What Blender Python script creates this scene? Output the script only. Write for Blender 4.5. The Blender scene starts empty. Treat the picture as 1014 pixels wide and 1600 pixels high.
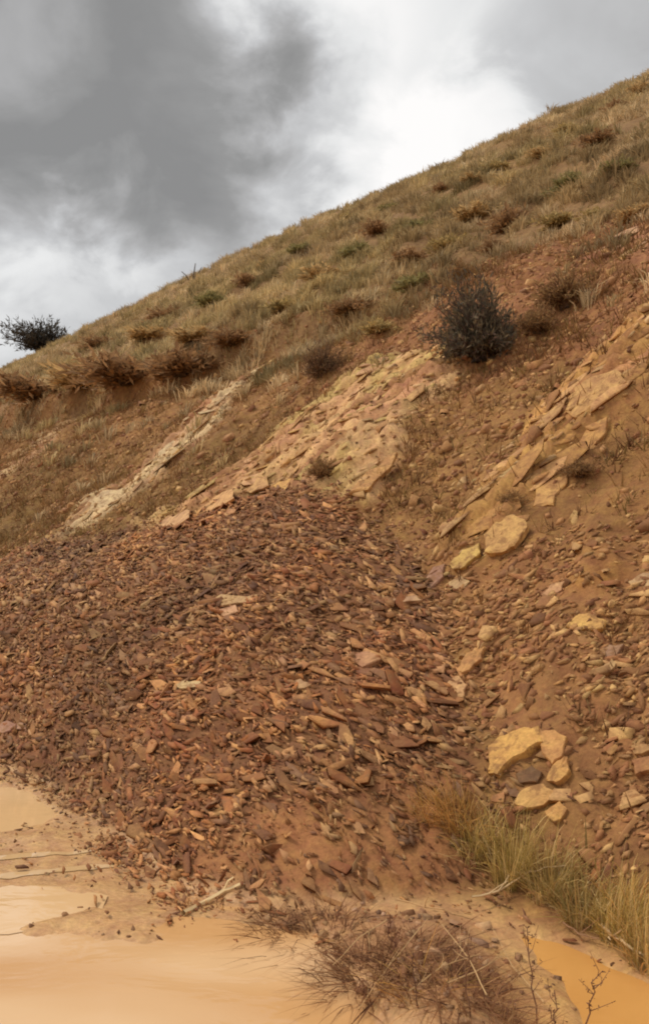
import bpy, bmesh, math, random
import numpy as np
from mathutils import Vector, Matrix, Quaternion

random.seed(7)
rng = np.random.default_rng(7)
C = bpy.context.scene.collection
R = math.radians

# ------------------------------------------------------------------ camera, sky, sun, exposure
CAM_H, PITCH, FPX, CX, CY = 1.6, R(4.55), 1256.0, 507.0, 800.0
cam = bpy.data.cameras.new('camera'); camo = bpy.data.objects.new('camera', cam); C.objects.link(camo)
camo.location = (0, 0, CAM_H); camo.rotation_euler = (R(90) + PITCH, 0, 0)
cam.sensor_fit = 'VERTICAL'; cam.sensor_height = 24; cam.lens = 24 * FPX / 1600
cam.clip_start = 0.05; cam.clip_end = 3000
bpy.context.scene.camera = camo
sc = bpy.context.scene
sc.view_settings.view_transform = 'Standard'; sc.view_settings.look = 'None'
sc.view_settings.exposure = 0.42; sc.view_settings.gamma = 1; sc.view_settings.use_curve_mapping = False
sc.render.engine = 'CYCLES'; sc.cycles.use_denoising = True
sc.cycles.filter_width = 2.0; sc.cycles.max_bounces = 6; sc.cycles.diffuse_bounces = 3

SUN_AZ, SUN_EL = R(-78), R(52)          # azimuth measured from +Y towards +X
sd = Vector((math.sin(SUN_AZ) * math.cos(SUN_EL), math.cos(SUN_AZ) * math.cos(SUN_EL), math.sin(SUN_EL)))
sun = bpy.data.lights.new('sun', 'SUN'); suno = bpy.data.objects.new('sun', sun); C.objects.link(suno)
sun.energy = 1.5; sun.angle = R(12); sun.color = (1.0, 0.93, 0.82)
suno.rotation_euler = (-sd).to_track_quat('-Z', 'Y').to_euler(); suno.location = (-20, 0, 30)

def px_dir(px, py):
    """world direction of a photograph pixel"""
    px = np.asarray(px, float); py = np.asarray(py, float)
    a = (px - CX) / FPX; b = (CY - py) / FPX
    d = np.stack([a, math.cos(PITCH) - b * math.sin(PITCH), math.sin(PITCH) + b * math.cos(PITCH)], -1)
    return d / np.linalg.norm(d, axis=-1, keepdims=True)

world = bpy.data.worlds.new('World'); sc.world = world; world.use_nodes = True
nt = world.node_tree; nt.nodes.clear()
class NB:
    """small node helper"""
    def __init__(s, t): s.t = t; s.N = t.nodes; s.L = t.links
    def n(s, typ, **kw):
        x = s.N.new(typ)
        for k, v in kw.items(): setattr(x, k, v)
        return x
    def put(s, sock, v):
        if isinstance(v, bpy.types.NodeSocket): s.L.new(v, sock)
        else: sock.default_value = v
    def math(s, op, a, b=0.0, c=0.0, clamp=False):
        x = s.n('ShaderNodeMath', operation=op, use_clamp=clamp)
        s.put(x.inputs[0], a); s.put(x.inputs[1], b); s.put(x.inputs[2], c)
        return x.outputs[0]
    def vmath(s, op, a, b=(0, 0, 0)):
        x = s.n('ShaderNodeVectorMath', operation=op)
        s.put(x.inputs[0], a); s.put(x.inputs[1], b)
        return x
    def noise(s, vec, scale, detail=4, rough=0.55, dist=0.0):
        x = s.n('ShaderNodeTexNoise'); s.put(x.inputs['Vector'], vec)
        x.inputs['Scale'].default_value = scale; x.inputs['Detail'].default_value = detail
        x.inputs['Roughness'].default_value = rough; x.inputs['Distortion'].default_value = dist
        return x
    def smooth(s, v, a, b, lo=0.0, hi=1.0):
        x = s.n('ShaderNodeMapRange', interpolation_type='SMOOTHSTEP')
        s.put(x.inputs[0], v); x.inputs[1].default_value = a; x.inputs[2].default_value = b
        x.inputs[3].default_value = lo; x.inputs[4].default_value = hi
        return x.outputs[0]
    def mix(s, f, a, b, mode='MIX'):
        x = s.n('ShaderNodeMix', data_type='RGBA', blend_type=mode)
        s.put(x.inputs[0], f); s.put(x.inputs[6], a); s.put(x.inputs[7], b)
        return x.outputs[2]
    def ramp(s, v, stops):
        x = s.n('ShaderNodeValToRGB'); e = x.color_ramp.elements
        while len(e) < len(stops): e.new(0.5)
        for i, (p, c) in enumerate(stops): e[i].position = p; e[i].color = (*c, 1)
        s.put(x.inputs[0], v); return x.outputs[0]

def lin(*c):
    if len(c) == 1: c = c[0]
    return tuple(((x / 255) / 12.92 if x <= 10 else ((x / 255 + 0.055) / 1.055) ** 2.4) for x in c)

b = NB(nt)
tc = b.n('ShaderNodeTexCoord')
dirv = tc.outputs['Generated']
sky = b.n('ShaderNodeTexSky', sky_type='NISHITA', sun_disc=False)
sky.sun_elevation = SUN_EL; sky.sun_rotation = SUN_AZ % (2 * math.pi)
bg1 = b.n('ShaderNodeBackground'); b.L.new(sky.outputs[0], bg1.inputs[0]); bg1.inputs[1].default_value = 0.09
# cloud deck: broken stratocumulus, dark undersides and bright thin places
nrm = b.vmath('NORMALIZE', dirv).outputs[0]
sep = b.n('ShaderNodeSeparateXYZ'); b.L.new(nrm, sep.inputs[0])
zz = b.math('ADD', b.math('MAXIMUM', sep.outputs[2], 0.0), 0.42)
comb = b.n('ShaderNodeCombineXYZ')
b.L.new(b.math('DIVIDE', sep.outputs[0], zz), comb.inputs[0]); b.L.new(b.math('DIVIDE', sep.outputs[1], zz), comb.inputs[1])
n1 = b.noise(comb.outputs[0], 2.2, 5, 0.5, 0.25)
n2 = b.noise(comb.outputs[0], 6.5, 8, 0.55, 0.3)
warp = b.vmath('SCALE', b.vmath('SUBTRACT', n2.outputs['Color'], (0.5, 0.5, 0.5)).outputs[0]); warp.inputs[3].default_value = 0.26
n3 = b.noise(comb.outputs[0], 2.6, 3, 0.5, 0.0)
warp3 = b.vmath('SCALE', b.vmath('SUBTRACT', n3.outputs['Color'], (0.5, 0.5, 0.5)).outputs[0]); warp3.inputs[3].default_value = 0.22
wd = b.vmath('NORMALIZE', b.vmath('ADD', b.vmath('ADD', nrm, warp.outputs[0]).outputs[0], warp3.outputs[0]).outputs[0]).outputs[0]
val = b.math('MULTIPLY_ADD', n1.outputs[0], 0.75, 0.07)
val = b.math('MULTIPLY_ADD', n2.outputs[0], 0.38, val)
# (pixel centre, angular radius in deg, weight): cloud masses seen in the photograph
for (px, py, rad, w) in [(110, 70, 9, -0.24), (230, 200, 7, -0.20), (20, 230, 8, -0.18), (40, 330, 6, -0.08), (300, 60, 5, -0.08),
                         (440, 185, 5.5, -0.17), (545, 200, 3, -0.09), (15, 70, 3.5, 0.20), (740, 120, 13, 0.13), (640, 270, 5, 0.24), (250, 430, 12, -0.09),
                         (85, 385, 4, 0.24), (215, 355, 3, 0.20), (400, 320, 8, 0.02), (985, 30, 7, -0.22), (20, 520, 4, 0.06), (470, 70, 5, 0.12)]:
    c = px_dir(px, py)
    d = b.vmath('DOT_PRODUCT', wd, tuple(float(q) for q in c)).outputs['Value']
    s = b.smooth(d, math.cos(R(rad * 1.55)), math.cos(R(rad * 0.35)), 0.0, w)
    val = b.math('ADD', val, s)
cc = b.ramp(val, [(0.0, lin(124, 123, 121)), (0.20, lin(134, 133, 131)), (0.40, lin(156, 155, 154)), (0.56, lin(178, 178, 178)), (0.74, lin(208, 208, 207)), (0.95, lin(228, 226, 224))])
bg2 = b.n('ShaderNodeBackground'); b.L.new(cc, bg2.inputs[0]); bg2.inputs[1].default_value = 1.0
mixs = b.n('ShaderNodeMixShader'); mixs.inputs[0].default_value = 0.95
b.L.new(bg1.outputs[0], mixs.inputs[1]); b.L.new(bg2.outputs[0], mixs.inputs[2])
wo = b.n('ShaderNodeOutputWorld'); b.L.new(mixs.outputs[0], wo.inputs[0])

# ------------------------------------------------------------------ numeric noise
def _hash(ix, iy, seed):
    h = (ix.astype(np.int64) * 374761393 + iy.astype(np.int64) * 668265263 + seed * 144665) & 0xffffffff
    h = ((h ^ (h >> 13)) * 1274126177) & 0xffffffff
    h = h ^ (h >> 16)
    return (h & 0xffff) / 65535.0
def vnoise(x, y, seed=0):
    x = np.asarray(x, float); y = np.asarray(y, float)
    ix = np.floor(x); iy = np.floor(y); fx = x - ix; fy = y - iy
    fx = fx * fx * (3 - 2 * fx); fy = fy * fy * (3 - 2 * fy)
    ix = ix.astype(np.int64); iy = iy.astype(np.int64)
    a = _hash(ix, iy, seed); b_ = _hash(ix + 1, iy, seed); c = _hash(ix, iy + 1, seed); d = _hash(ix + 1, iy + 1, seed)
    return (a * (1 - fx) + b_ * fx) * (1 - fy) + (c * (1 - fx) + d * fx) * fy - 0.5
def fbm(x, y, oct=4, seed=0, gain=0.5):
    s = 0; a = 1
    for o in range(oct):
        s = s + a * vnoise(x * 2 ** o + 17.3 * o, y * 2 ** o - 9.1 * o, seed + o * 31); a *= gain
    return s
def sstep(a, b_, x):
    t = np.clip((x - a) / (b_ - a), 0, 1); return t * t * (3 - 2 * t)
def softplus(x, k): return k * np.logaddexp(0, x / k)

# ------------------------------------------------------------------ terrain: road at the foot, cut bank, grassy hill
A0 = R(46.0)
NX, NY = math.sin(A0), math.cos(A0)      # horizontally into the hill
TX, TY = -math.cos(A0), math.sin(A0)     # along the toe, away from the camera
V0 = 3.34
def to_uv(x, y): return x * TX + y * TY, x * NX + y * NY - V0
def to_xy(u, v): return u * TX + (v + V0) * NX, u * TY + (v + V0) * NY
S1, S2, VB = 0.84, 0.735, 8.6
def profile(u, v):
    vb = VB + 0.5 * np.sin(u * 0.21 + 1.0) + 1.2 * vnoise(u * 0.35, 0 * u + 3.3, 5)
    vv = v + 0.5 * fbm(u * 0.45, v * 0.12, 2, 11)
    z = S1 * softplus(vv, 0.12) - (S1 - S2) * softplus(vv - vb, 0.5)
    # crest rounding off
    vc = 52 + 0.05 * u
    z = z - 0.95 * softplus(v - vc, 8.0) * S2
    # small scarp under the turf on the far part
    st = sstep(8.0, 13.0, u) * (1 - sstep(45, 80, u))
    z = z + st * 0.75 * sstep(vb - 0.55, vb - 0.1, vv) - 0.3 * st * sstep(vb - 2.2, vb - 0.6, vv)
    return z
def cell(x, y, size, seed):
    """distance to the nearest jittered cell centre (in cells) and that cell's random value"""
    gx = np.asarray(x, float) / size; gy = np.asarray(y, float) / size; ix = np.floor(gx).astype(np.int64); iy = np.floor(gy).astype(np.int64)
    bd = np.full(gx.shape, 9.0); bv = np.zeros(gx.shape)
    for a in (-1, 0, 1):
        for c in (-1, 0, 1):
            jx = ix + a + 0.15 + 0.7 * _hash(ix + a, iy + c, seed); jy = iy + c + 0.15 + 0.7 * _hash(ix + a, iy + c, seed + 7)
            d = np.hypot(gx - jx, gy - jy); m = d < bd; bd = np.where(m, d, bd); bv = np.where(m, _hash(ix + a, iy + c, seed + 13), bv)
    return bd, bv
def base_h(x, y):
    u, v = to_uv(x, y)
    z = profile(u, v)
    on = sstep(0.0, 1.2, v)
    hill = sstep(7.5, 10, v)
    z = z + on * (0.30 * fbm(u * 0.55, v * 0.22, 3, 21) + (1 - hill) * 0.16 * fbm(u * 1.7, v * 0.9, 3, 22)) + hill * 0.7 * fbm(u * 0.11, v * 0.11, 3, 23)
    cd, cv = cell(x, y, 1.25, 400)
    z = z + hill * 0.30 * cv * sstep(0.62, 0.1, cd)
    return z
def cast(px, py, hf, smax=260):
    """first hit of pixel rays on a height field"""
    d = px_dir(px, py); d = d.reshape(-1, 3)
    n = len(d); s = np.full(n, 1.0); hit = np.zeros(n, bool); prev = s.copy()
    for i in range(900):
        p = d * s[:, None]; z = p[:, 2] + CAM_H
        g = z - hf(p[:, 0], p[:, 1])
        hit |= g <= 0
        if hit.all(): break
        act = ~hit
        prev[act] = s[act]
        s[act] = np.minimum(s[act] + np.maximum(0.02, 0.35 * np.maximum(g[act], 0)), smax)
        if (s[act] >= smax).all(): break
    lo, hi = prev, s
    for i in range(18):
        m = (lo + hi) / 2; p = d * m[:, None]
        below = (p[:, 2] + CAM_H) <= hf(p[:, 0], p[:, 1])
        hi = np.where(below, m, hi); lo = np.where(below, lo, m)
    P = d * hi[:, None]; P[:, 2] += CAM_H
    return P, hi
def poly_px(pts, hf):
    a = np.array(pts, float); P, _ = cast(a[:, 0], a[:, 1], hf); return P[:, :2]
def sdist(x, y, poly):
    """signed distance to a polygon, negative inside"""
    x = np.asarray(x, float); y = np.asarray(y, float)
    sh = x.shape; x = x.ravel(); y = y.ravel()
    best = np.full(x.shape, 1e9); ins = np.zeros(x.shape, bool)
    for i in range(len(poly)):
        ax, ay = poly[i]; bx, by = poly[(i + 1) % len(poly)]
        ex, ey = bx - ax, by - ay
        t = np.clip(((x - ax) * ex + (y - ay) * ey) / (ex * ex + ey * ey + 1e-12), 0, 1)
        best = np.minimum(best, (x - ax - t * ex) ** 2 + (y - ay - t * ey) ** 2)
        c = (ay > y) != (by > y)
        xi = ax + (y - ay) * ex / (ey if abs(ey) > 1e-12 else 1e-12)
        ins ^= c & (x < xi)
    d = np.sqrt(best)
    return np.where(ins, -d, d).reshape(sh)
def wsd(x, y, poly, amp=0.25, fr=2.0, seed=3):
    """signed distance with a ragged edge"""
    return sdist(x, y, poly) + amp * fbm(x * fr, y * fr, 4, seed)

# ----- the landslide mound: relaxed sheet between its head on the bank and its toe on the road
flat0 = lambda x, y: 0 * x
top_px = [(-260, 905), (-120, 895), (0, 880), (110, 852), (210, 838), (330, 800), (430, 768), (500, 775), (560, 800), (640, 865), (690, 950), (715, 1080), (735, 1190), (760, 1290)]
toe_px = [(790, 1400), (700, 1398), (560, 1412), (420, 1425), (330, 1400), (230, 1345), (120, 1255), (0, 1192), (-140, 1150), (-280, 1120)]
mound_poly = np.vstack([poly_px(top_px, base_h), poly_px(toe_px, flat0)])
MS = 0.08
mx0, my0 = mound_poly.min(0) - 0.6; mx1, my1 = mound_poly.max(0) + 0.6
MXS = np.arange(mx0, mx1, MS); MYS = np.arange(my0, my1, MS)
GX, GY = np.meshgrid(MXS, MYS, indexing='ij')
mb = base_h(GX, GY); msd = sdist(GX, GY, mound_poly); inside = msd < 0
mz = mb.copy(); src = 0.055 * MS * MS
for it in range(2600):
    nb_ = (np.roll(mz, 1, 0) + np.roll(mz, -1, 0) + np.roll(mz, 1, 1) + np.roll(mz, -1, 1)) / 4 + src
    mz = np.where(inside, nb_, mb)
mdel = np.where(inside, mz - mb, -0.3 * np.clip(msd, 0, 1))
def mound_d(x, y):
    x = np.asarray(x, float); y = np.asarray(y, float)
    fx = np.clip((x - mx0) / MS, 0, len(MXS) - 1.001); fy = np.clip((y - my0) / MS, 0, len(MYS) - 1.001)
    i = fx.astype(int); j = fy.astype(int); a = fx - i; c = fy - j
    d = (mdel[i, j] * (1 - a) + mdel[i + 1, j] * a) * (1 - c) + (mdel[i, j + 1] * (1 - a) + mdel[i + 1, j + 1] * a) * c
    out = (x < mx0) | (x > mx1 - MS) | (y < my0) | (y > my1 - MS)
    return np.where(out, -0.3, d)
def mound_sd(x, y): return sdist(x, y, mound_poly)

# ----- puddles and mud flat (all on the road level)
pud_px = [(-400, 1480), (0, 1462), (120, 1462), (235, 1470), (330, 1462), (372, 1480), (400, 1464), (468, 1462), (500, 1500), (545, 1560), (590, 1640), (620, 1800), (-400, 1800)]
pud2_px = [(-300, 1400), (0, 1398), (60, 1396), (130, 1404), (120, 1425), (60, 1440), (0, 1447), (-300, 1460)]
pud3_px = [(785, 1452), (880, 1458), (950, 1492), (1040, 1545), (1150, 1600), (1150, 1800), (860, 1800), (880, 1640), (865, 1560), (815, 1500)]
pud4_px = [(-300, 1222), (-20, 1225), (40, 1238), (100, 1262), (60, 1285), (0, 1305), (-60, 1330), (-300, 1330)]
puds = [poly_px(p, flat0) for p in (pud_px, pud2_px, pud3_px, pud4_px)]
hump_poly = poly_px([(430, 1440), (560, 1425), (720, 1440), (785, 1480), (840, 1560), (850, 1700), (640, 1700), (560, 1570), (490, 1500)], flat0)
def ground_detail(x, y):
    z = 0.035 + 0.05 * fbm(x * 0.7, y * 0.7, 3, 41) + 0.020 * fbm(x * 4, y * 4, 3, 42) - 0.016 * (1 - 2 * np.abs(fbm(x * 1.6 + 0.3 * y, y * 2.8, 3, 44)))
    hs = sdist(x, y, hump_poly)
    z = z + 0.10 * sstep(0.12, -0.45, hs + 0.15 * fbm(x * 2.3, y * 2.3, 3, 43))
    for k, p in enumerate(puds):
        d = sdist(x, y, p) + 0.14 * fbm(x * 2.2, y * 2.2, 4, 50 + k) + 0.05 * fbm(x * 9, y * 9, 3, 60 + k)
        m = sstep(0.10, -0.16, d)
        z = z * (1 - m) + m * (-0.035)
    return z

out_a = [(100, 838), (135, 785), (175, 762), (215, 735), (250, 700), (300, 660), (350, 618), (405, 575), (415, 580), (350, 650), (300, 705), (255, 750), (205, 790), (150, 820)]
out_b = [(205, 838), (300, 785), (385, 725), (430, 680), (480, 640), (540, 595), (620, 560), (690, 560), (705, 595), (655, 650), (600, 720), (560, 775), (430, 772), (330, 800)]
out_c = [(735, 770), (800, 705), (860, 640), (900, 585), (960, 535), (1060, 470), (1060, 560), (975, 600), (945, 660), (905, 720), (880, 760), (830, 800), (820, 850), (750, 870), (710, 890), (735, 830)]
out_d = [(925, 395), (960, 370), (1050, 330), (1050, 400), (980, 400)]
out_e = [(-60, 745), (0, 720), (60, 690), (110, 655), (120, 662), (70, 705), (0, 745), (-60, 780)]
OUT = {k: poly_px(p, base_h) for k, p in dict(a=out_a, b=out_b, c=out_c, d=out_d, e=out_e).items()}
rub_px = [(715, 905), (800, 880), (900, 860), (1060, 830), (1060, 1340), (960, 1330), (880, 1310), (770, 1270), (735, 1150), (720, 1000)]
RUB = poly_px(rub_px, base_h)
red_px = [(560, 560), (680, 450), (760, 400), (860, 385), (1060, 310), (1060, 480), (900, 560), (800, 600), (700, 600)]
RED = poly_px(red_px, base_h)
ochre_px = [(870, 940), (920, 880), (1000, 870), (1020, 905), (960, 950), (900, 960)]
OCH = poly_px(ochre_px, base_h)
grav_px = [(560, 790), (640, 680), (700, 600), (800, 590), (870, 600), (830, 670), (740, 770), (720, 860), (660, 880)]
GRAV = poly_px(grav_px, base_h)

def ledge_dir(p, q):
    a, c = cast([p[0], q[0]], [p[1], q[1]], base_h)[0]
    d = c - a; return d / np.linalg.norm(d)
LD = dict(a=ledge_dir((150, 800), (350, 625)), b=ledge_dir((420, 720), (600, 600)), c=ledge_dir((745, 765), (980, 575)), d=ledge_dir((930, 395), (1010, 355)), e=ledge_dir((10, 728), (100, 672)))

def height(x, y):
    x = np.asarray(x, float); y = np.asarray(y, float)
    u, v = to_uv(x, y)
    z = base_h(x, y)
    foot = 1 - sstep(-0.4, 0.5, v)
    z = z + foot * ground_detail(x, y) + (1 - foot) * 0.02
    near = (u < 60) & (v < 14) & (v > -2)
    if near.any():
        X, Y = x[near], y[near]; add = np.zeros(X.shape)
        for k in 'abc':
            d = wsd(X, Y, OUT[k], 0.35, 1.8, 120)
            m = sstep(0.25, -0.25, d)
            L = LD[k]; q = X * -L[1] + Y * L[0]; w = X * L[0] + Y * L[1]
            q = q / math.hypot(L[0], L[1])
            ph = q / 0.42 + 1.4 * fbm(w * 0.5, q * 1.2, 3, 75)
            saw = ph - np.floor(ph)
            ph2 = q / 0.15 + 1.1 * fbm(w * 1.3, q * 2.2, 3, 76); saw2 = ph2 - np.floor(ph2)
            add += m * (0.06 + 0.19 * (np.where(saw < 0.9, saw / 0.9, (1 - saw) / 0.1) - 0.5) + 0.13 * (np.where(saw2 < 0.8, saw2 / 0.8, (1 - saw2) / 0.2) - 0.5))
        on = sstep(0.1, 0.8, v[near])
        rough = 0.12 * fbm(X * 2.6, Y * 2.6, 4, 81, 0.6) + 0.05 * np.abs(fbm(X * 11, Y * 11, 2, 82))
        z[near] = z[near] + on * (add + rough)
    md = mound_d(x, y)
    m = md + 0.10 * fbm(x * 1.1, y * 1.1, 3, 90) * sstep(0, 0.3, md) + 0.05 * fbm(x * 6, y * 6, 3, 91) * sstep(0, 0.15, md)
    zm = base_h(x, y) + m
    z = np.where(md > -0.05, np.maximum(z, zm + 0.01), z)
    return z
def axis(lo, a, c, hi, step, g):
    mid = list(np.arange(a, c + 1e-6, step)); up = []; s = step; x = mid[-1]
    while x < hi: s *= g; x += s; up.append(x)
    dn = []; s = step; x = a
    while x > lo: s *= g; x -= s; dn.append(x)
    return np.array(dn[::-1] + mid + up)
US = axis(-60, -1.0, 15.0, 420, 0.04, 1.022); VS = axis(-160, -3.6, 9.6, 150, 0.036, 1.045)
vi0 = int(np.argmin(np.abs(VS + 0.35)))
_U, _V = np.meshgrid(US, VS, indexing='ij'); _x, _y = to_xy(_U.ravel(), _V.ravel())
ZG = height(_x, _y).reshape(len(US), len(VS))
height_exact = height
def height(x, y):
    """the terrain mesh itself, read back by interpolation"""
    u, v = to_uv(np.asarray(x, float), np.asarray(y, float))
    i = np.clip(np.searchsorted(US, u) - 1, 0, len(US) - 2); j = np.clip(np.searchsorted(VS, v) - 1, 0, len(VS) - 2)
    a = np.clip((u - US[i]) / (US[i + 1] - US[i]), 0, 1); c = np.clip((v - VS[j]) / (VS[j + 1] - VS[j]), 0, 1)
    return (ZG[i, j] * (1 - a) + ZG[i + 1, j] * a) * (1 - c) + (ZG[i, j + 1] * (1 - a) + ZG[i + 1, j + 1] * a) * c
TOEM = poly_px([(330, 1330), (430, 1260), (560, 1270), (690, 1230), (760, 1330), (780, 1430), (420, 1440), (300, 1390)], height)
def normal_at(x, y, e=0.12):
    hx = (height(x + e, y) - height(x - e, y)) / (2 * e); hy = (height(x, y + e) - height(x, y - e)) / (2 * e)
    n = np.stack([-hx, -hy, np.ones_like(hx)], -1)
    return n / np.linalg.norm(n, axis=-1, keepdims=True)

# ------------------------------------------------------------------ mesh helpers
def mesh_np(name, verts, loops, counts, mats, cols=None, smooth=False, matidx=None):
    me = bpy.data.meshes.new(name)
    verts = np.ascontiguousarray(verts, np.float32); loops = np.ascontiguousarray(loops, np.int32); counts = np.ascontiguousarray(counts, np.int32)
    me.vertices.add(len(verts)); me.vertices.foreach_set('co', verts.ravel())
    me.loops.add(len(loops)); me.loops.foreach_set('vertex_index', loops)
    me.polygons.add(len(counts)); st = np.concatenate([[0], np.cumsum(counts)[:-1]]).astype(np.int32)
    me.polygons.foreach_set('loop_start', st)
    if smooth: me.polygons.foreach_set('use_smooth', np.ones(len(counts), bool))
    if cols is not None:
        at = me.color_attributes.new('Col', 'FLOAT_COLOR', 'POINT')
        cc_ = np.ones((len(verts), 4), np.float32); cc_[:, :cols.shape[1]] = cols
        at.data.foreach_set('color', cc_.ravel())
    for m in (mats if isinstance(mats, (list, tuple)) else [mats]): me.materials.append(m)
    me.update(calc_edges=True)
    return me
def link(name, me, parent=None, loc=None):
    o = bpy.data.objects.new(name, me); C.objects.link(o)
    if parent is not None: o.parent = parent
    if loc is not None: o.location = loc
    return o
def tag(o, label=None, cat=None, group=None, kind=None):
    if label: o['label'] = label
    if cat: o['category'] = cat
    if group: o['group'] = group
    if kind: o['kind'] = kind
    return o
def empty(name, loc, rz=0):
    o = bpy.data.objects.new(name, None); C.objects.link(o); o.location = loc; o.rotation_euler = (0, 0, rz); return o

# ------------------------------------------------------------------ materials
def base_mat(name):
    m = bpy.data.materials.new(name); m.use_nodes = True
    t = NB(m.node_tree); p = m.node_tree.nodes['Principled BSDF']
    return m, t, p
def mat_earth(name, fine=38.0, bump=0.5):
    m, t, p = base_mat(name)
    at = t.n('ShaderNodeAttribute', attribute_name='Col')
    geo = t.n('ShaderNodeNewGeometry'); pos = geo.outputs['Position']
    a = t.noise(pos, 2.3, 6, 0.62); c = t.noise(pos, fine, 4, 0.65); d = t.noise(pos, 9.0, 5, 0.6, 0.4)
    f = t.math('MULTIPLY_ADD', a.outputs[0], 0.9, 0.55)
    f = t.math('MULTIPLY', f, t.math('MULTIPLY_ADD', c.outputs[0], 0.9, 0.55))
    f = t.math('MULTIPLY', f, t.math('MULTIPLY_ADD', d.outputs[0], 0.9, 0.55))
    col = t.vmath('SCALE', at.outputs['Color']); t.L.new(f, col.inputs[3])
    hs = t.n('ShaderNodeHueSaturation'); t.L.new(col.outputs[0], hs.inputs['Color'])
    t.L.new(t.math('MULTIPLY_ADD', d.outputs[0], 0.05, 0.475), hs.inputs['Hue'])
    t.L.new(hs.outputs[0], p.inputs['Base Color'])
    # Alpha of the attribute carries how dry the surface is
    t.L.new(t.smooth(at.outputs['Alpha'], 0.0, 1.0, 0.12, 0.92), p.inputs['Roughness'])
    p.inputs['Specular IOR Level'].default_value = 0.3
    bsum = t.math('ADD', t.math('MULTIPLY', c.outputs[0], 0.4), t.math('MULTIPLY', d.outputs[0], 1.0))
    bsum = t.math('MULTIPLY', bsum, t.math('MULTIPLY_ADD', at.outputs['Alpha'], 0.65, 0.35))
    bp = t.n('ShaderNodeBump'); bp.inputs['Strength'].default_value = bump; bp.inputs['Distance'].default_value = 0.05
    t.L.new(bsum, bp.inputs['Height']); t.L.new(bp.outputs[0], p.inputs['Normal'])
    return m
def mat_rock(name, use_obj=False, bump=0.35, rough=0.75):
    m, t, p = base_mat(name)
    if use_obj:
        at = t.n('ShaderNodeObjectInfo'); colsock = at.outputs['Color']
    else:
        at = t.n('ShaderNodeAttribute', attribute_name='Col'); colsock = at.outputs['Color']
    geo = t.n('ShaderNodeNewGeometry'); pos = geo.outputs['Position']
    a = t.noise(pos, 7.0, 5, 0.6, 0.6); c = t.noise(pos, 45.0, 4, 0.65)
    f = t.math('MULTIPLY', t.math('MULTIPLY_ADD', a.outputs[0], 1.1, 0.42), t.math('MULTIPLY_ADD', c.outputs[0], 0.9, 0.55))
    col = t.vmath('SCALE', colsock); t.L.new(f, col.inputs[3])
    hs = t.n('ShaderNodeHueSaturation'); t.L.new(col.outputs[0], hs.inputs['Color'])
    t.L.new(t.math('MULTIPLY_ADD', a.outputs[0], 0.05, 0.475), hs.inputs['Hue'])
    e = t.noise(pos, 11.0, 6, 0.7, 0.3)
    dirt = t.mix(t.smooth(e.outputs[0], 0.48, 0.64, 0.0, 0.8 if use_obj else 0.35), hs.outputs[0], (*lin(140, 98, 62), 1))
    t.L.new(dirt, p.inputs['Base Color'])
    p.inputs['Roughness'].default_value = rough; p.inputs['Specular IOR Level'].default_value = 0.2
    bp = t.n('ShaderNodeBump'); bp.inputs['Strength'].default_value = bump; bp.inputs['Distance'].default_value = 0.03
    t.L.new(t.math('ADD', t.math('MULTIPLY', c.outputs[0], 0.4), a.outputs[0]), bp.inputs['Height']); t.L.new(bp.outputs[0], p.inputs['Normal'])
    return m
def mat_plant(name, trans=0.25):
    m, t, p = base_mat(name)
    at = t.n('ShaderNodeAttribute', attribute_name='Col')
    geo = t.n('ShaderNodeNewGeometry')
    a = t.noise(geo.outputs['Position'], 3.0, 3, 0.6)
    col = t.vmath('SCALE', at.outputs['Color']); t.L.new(t.math('MULTIPLY_ADD', a.outputs[0], 0.8, 0.6), col.inputs[3])
    t.L.new(col.outputs[0], p.inputs['Base Color']); p.inputs['Roughness'].default_value = 0.75
    p.inputs['Specular IOR Level'].default_value = 0.2
    if trans:
        tr = t.n('ShaderNodeBsdfTranslucent'); t.L.new(col.outputs[0], tr.inputs[0])
        mx = t.n('ShaderNodeMixShader'); mx.inputs[0].default_value = trans
        out = m.node_tree.nodes['Material Output']
        t.L.new(p.outputs[0], mx.inputs[1]); t.L.new(tr.outputs[0], mx.inputs[2]); t.L.new(mx.outputs[0], out.inputs[0])
    return m
def mat_water(name, c1, c2):
    m, t, p = base_mat(name)
    geo = t.n('ShaderNodeNewGeometry'); pos = geo.outputs['Position']
    sx = t.n('ShaderNodeMapping'); t.L.new(pos, sx.inputs[0]); sx.inputs['Scale'].default_value = (0.55, 1.5, 1)
    a = t.noise(sx.outputs[0], 0.9, 2, 0.45, 0.3)
    t.L.new(t.mix(t.smooth(a.outputs[0], 0.35, 0.65), (*c1, 1), (*c2, 1)), p.inputs['Base Color'])
    p.inputs['Roughness'].default_value = 0.03; p.inputs['IOR'].default_value = 1.45
    st = t.n('ShaderNodeMapping'); t.L.new(pos, st.inputs[0]); st.inputs['Scale'].default_value = (1.0, 2.2, 1)
    r1 = t.noise(st.outputs[0], 1.6, 4, 0.5, 0.4)
    bp = t.n('ShaderNodeBump'); bp.inputs['Strength'].default_value = 0.14; bp.inputs['Distance'].default_value = 0.05
    t.L.new(r1.outputs[0], bp.inputs['Height']); t.L.new(bp.outputs[0], p.inputs['Normal'])
    return m
M_earth = mat_earth('bank_earth'); M_rock = mat_rock('shale_rock', rough=0.72); M_rocko = mat_rock('shale_piece', True)
M_plant = mat_plant('dry_plant', 0.35); M_wood = mat_plant('dead_wood', 0)
M_water = mat_water('muddy_water', lin(212, 162, 108), lin(230, 190, 144))
M_rill = mat_water('thin_water', lin(208, 168, 118), lin(214, 176, 128))
M_water2 = mat_water('silty_water', lin(222, 180, 128), lin(230, 190, 142))

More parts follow.
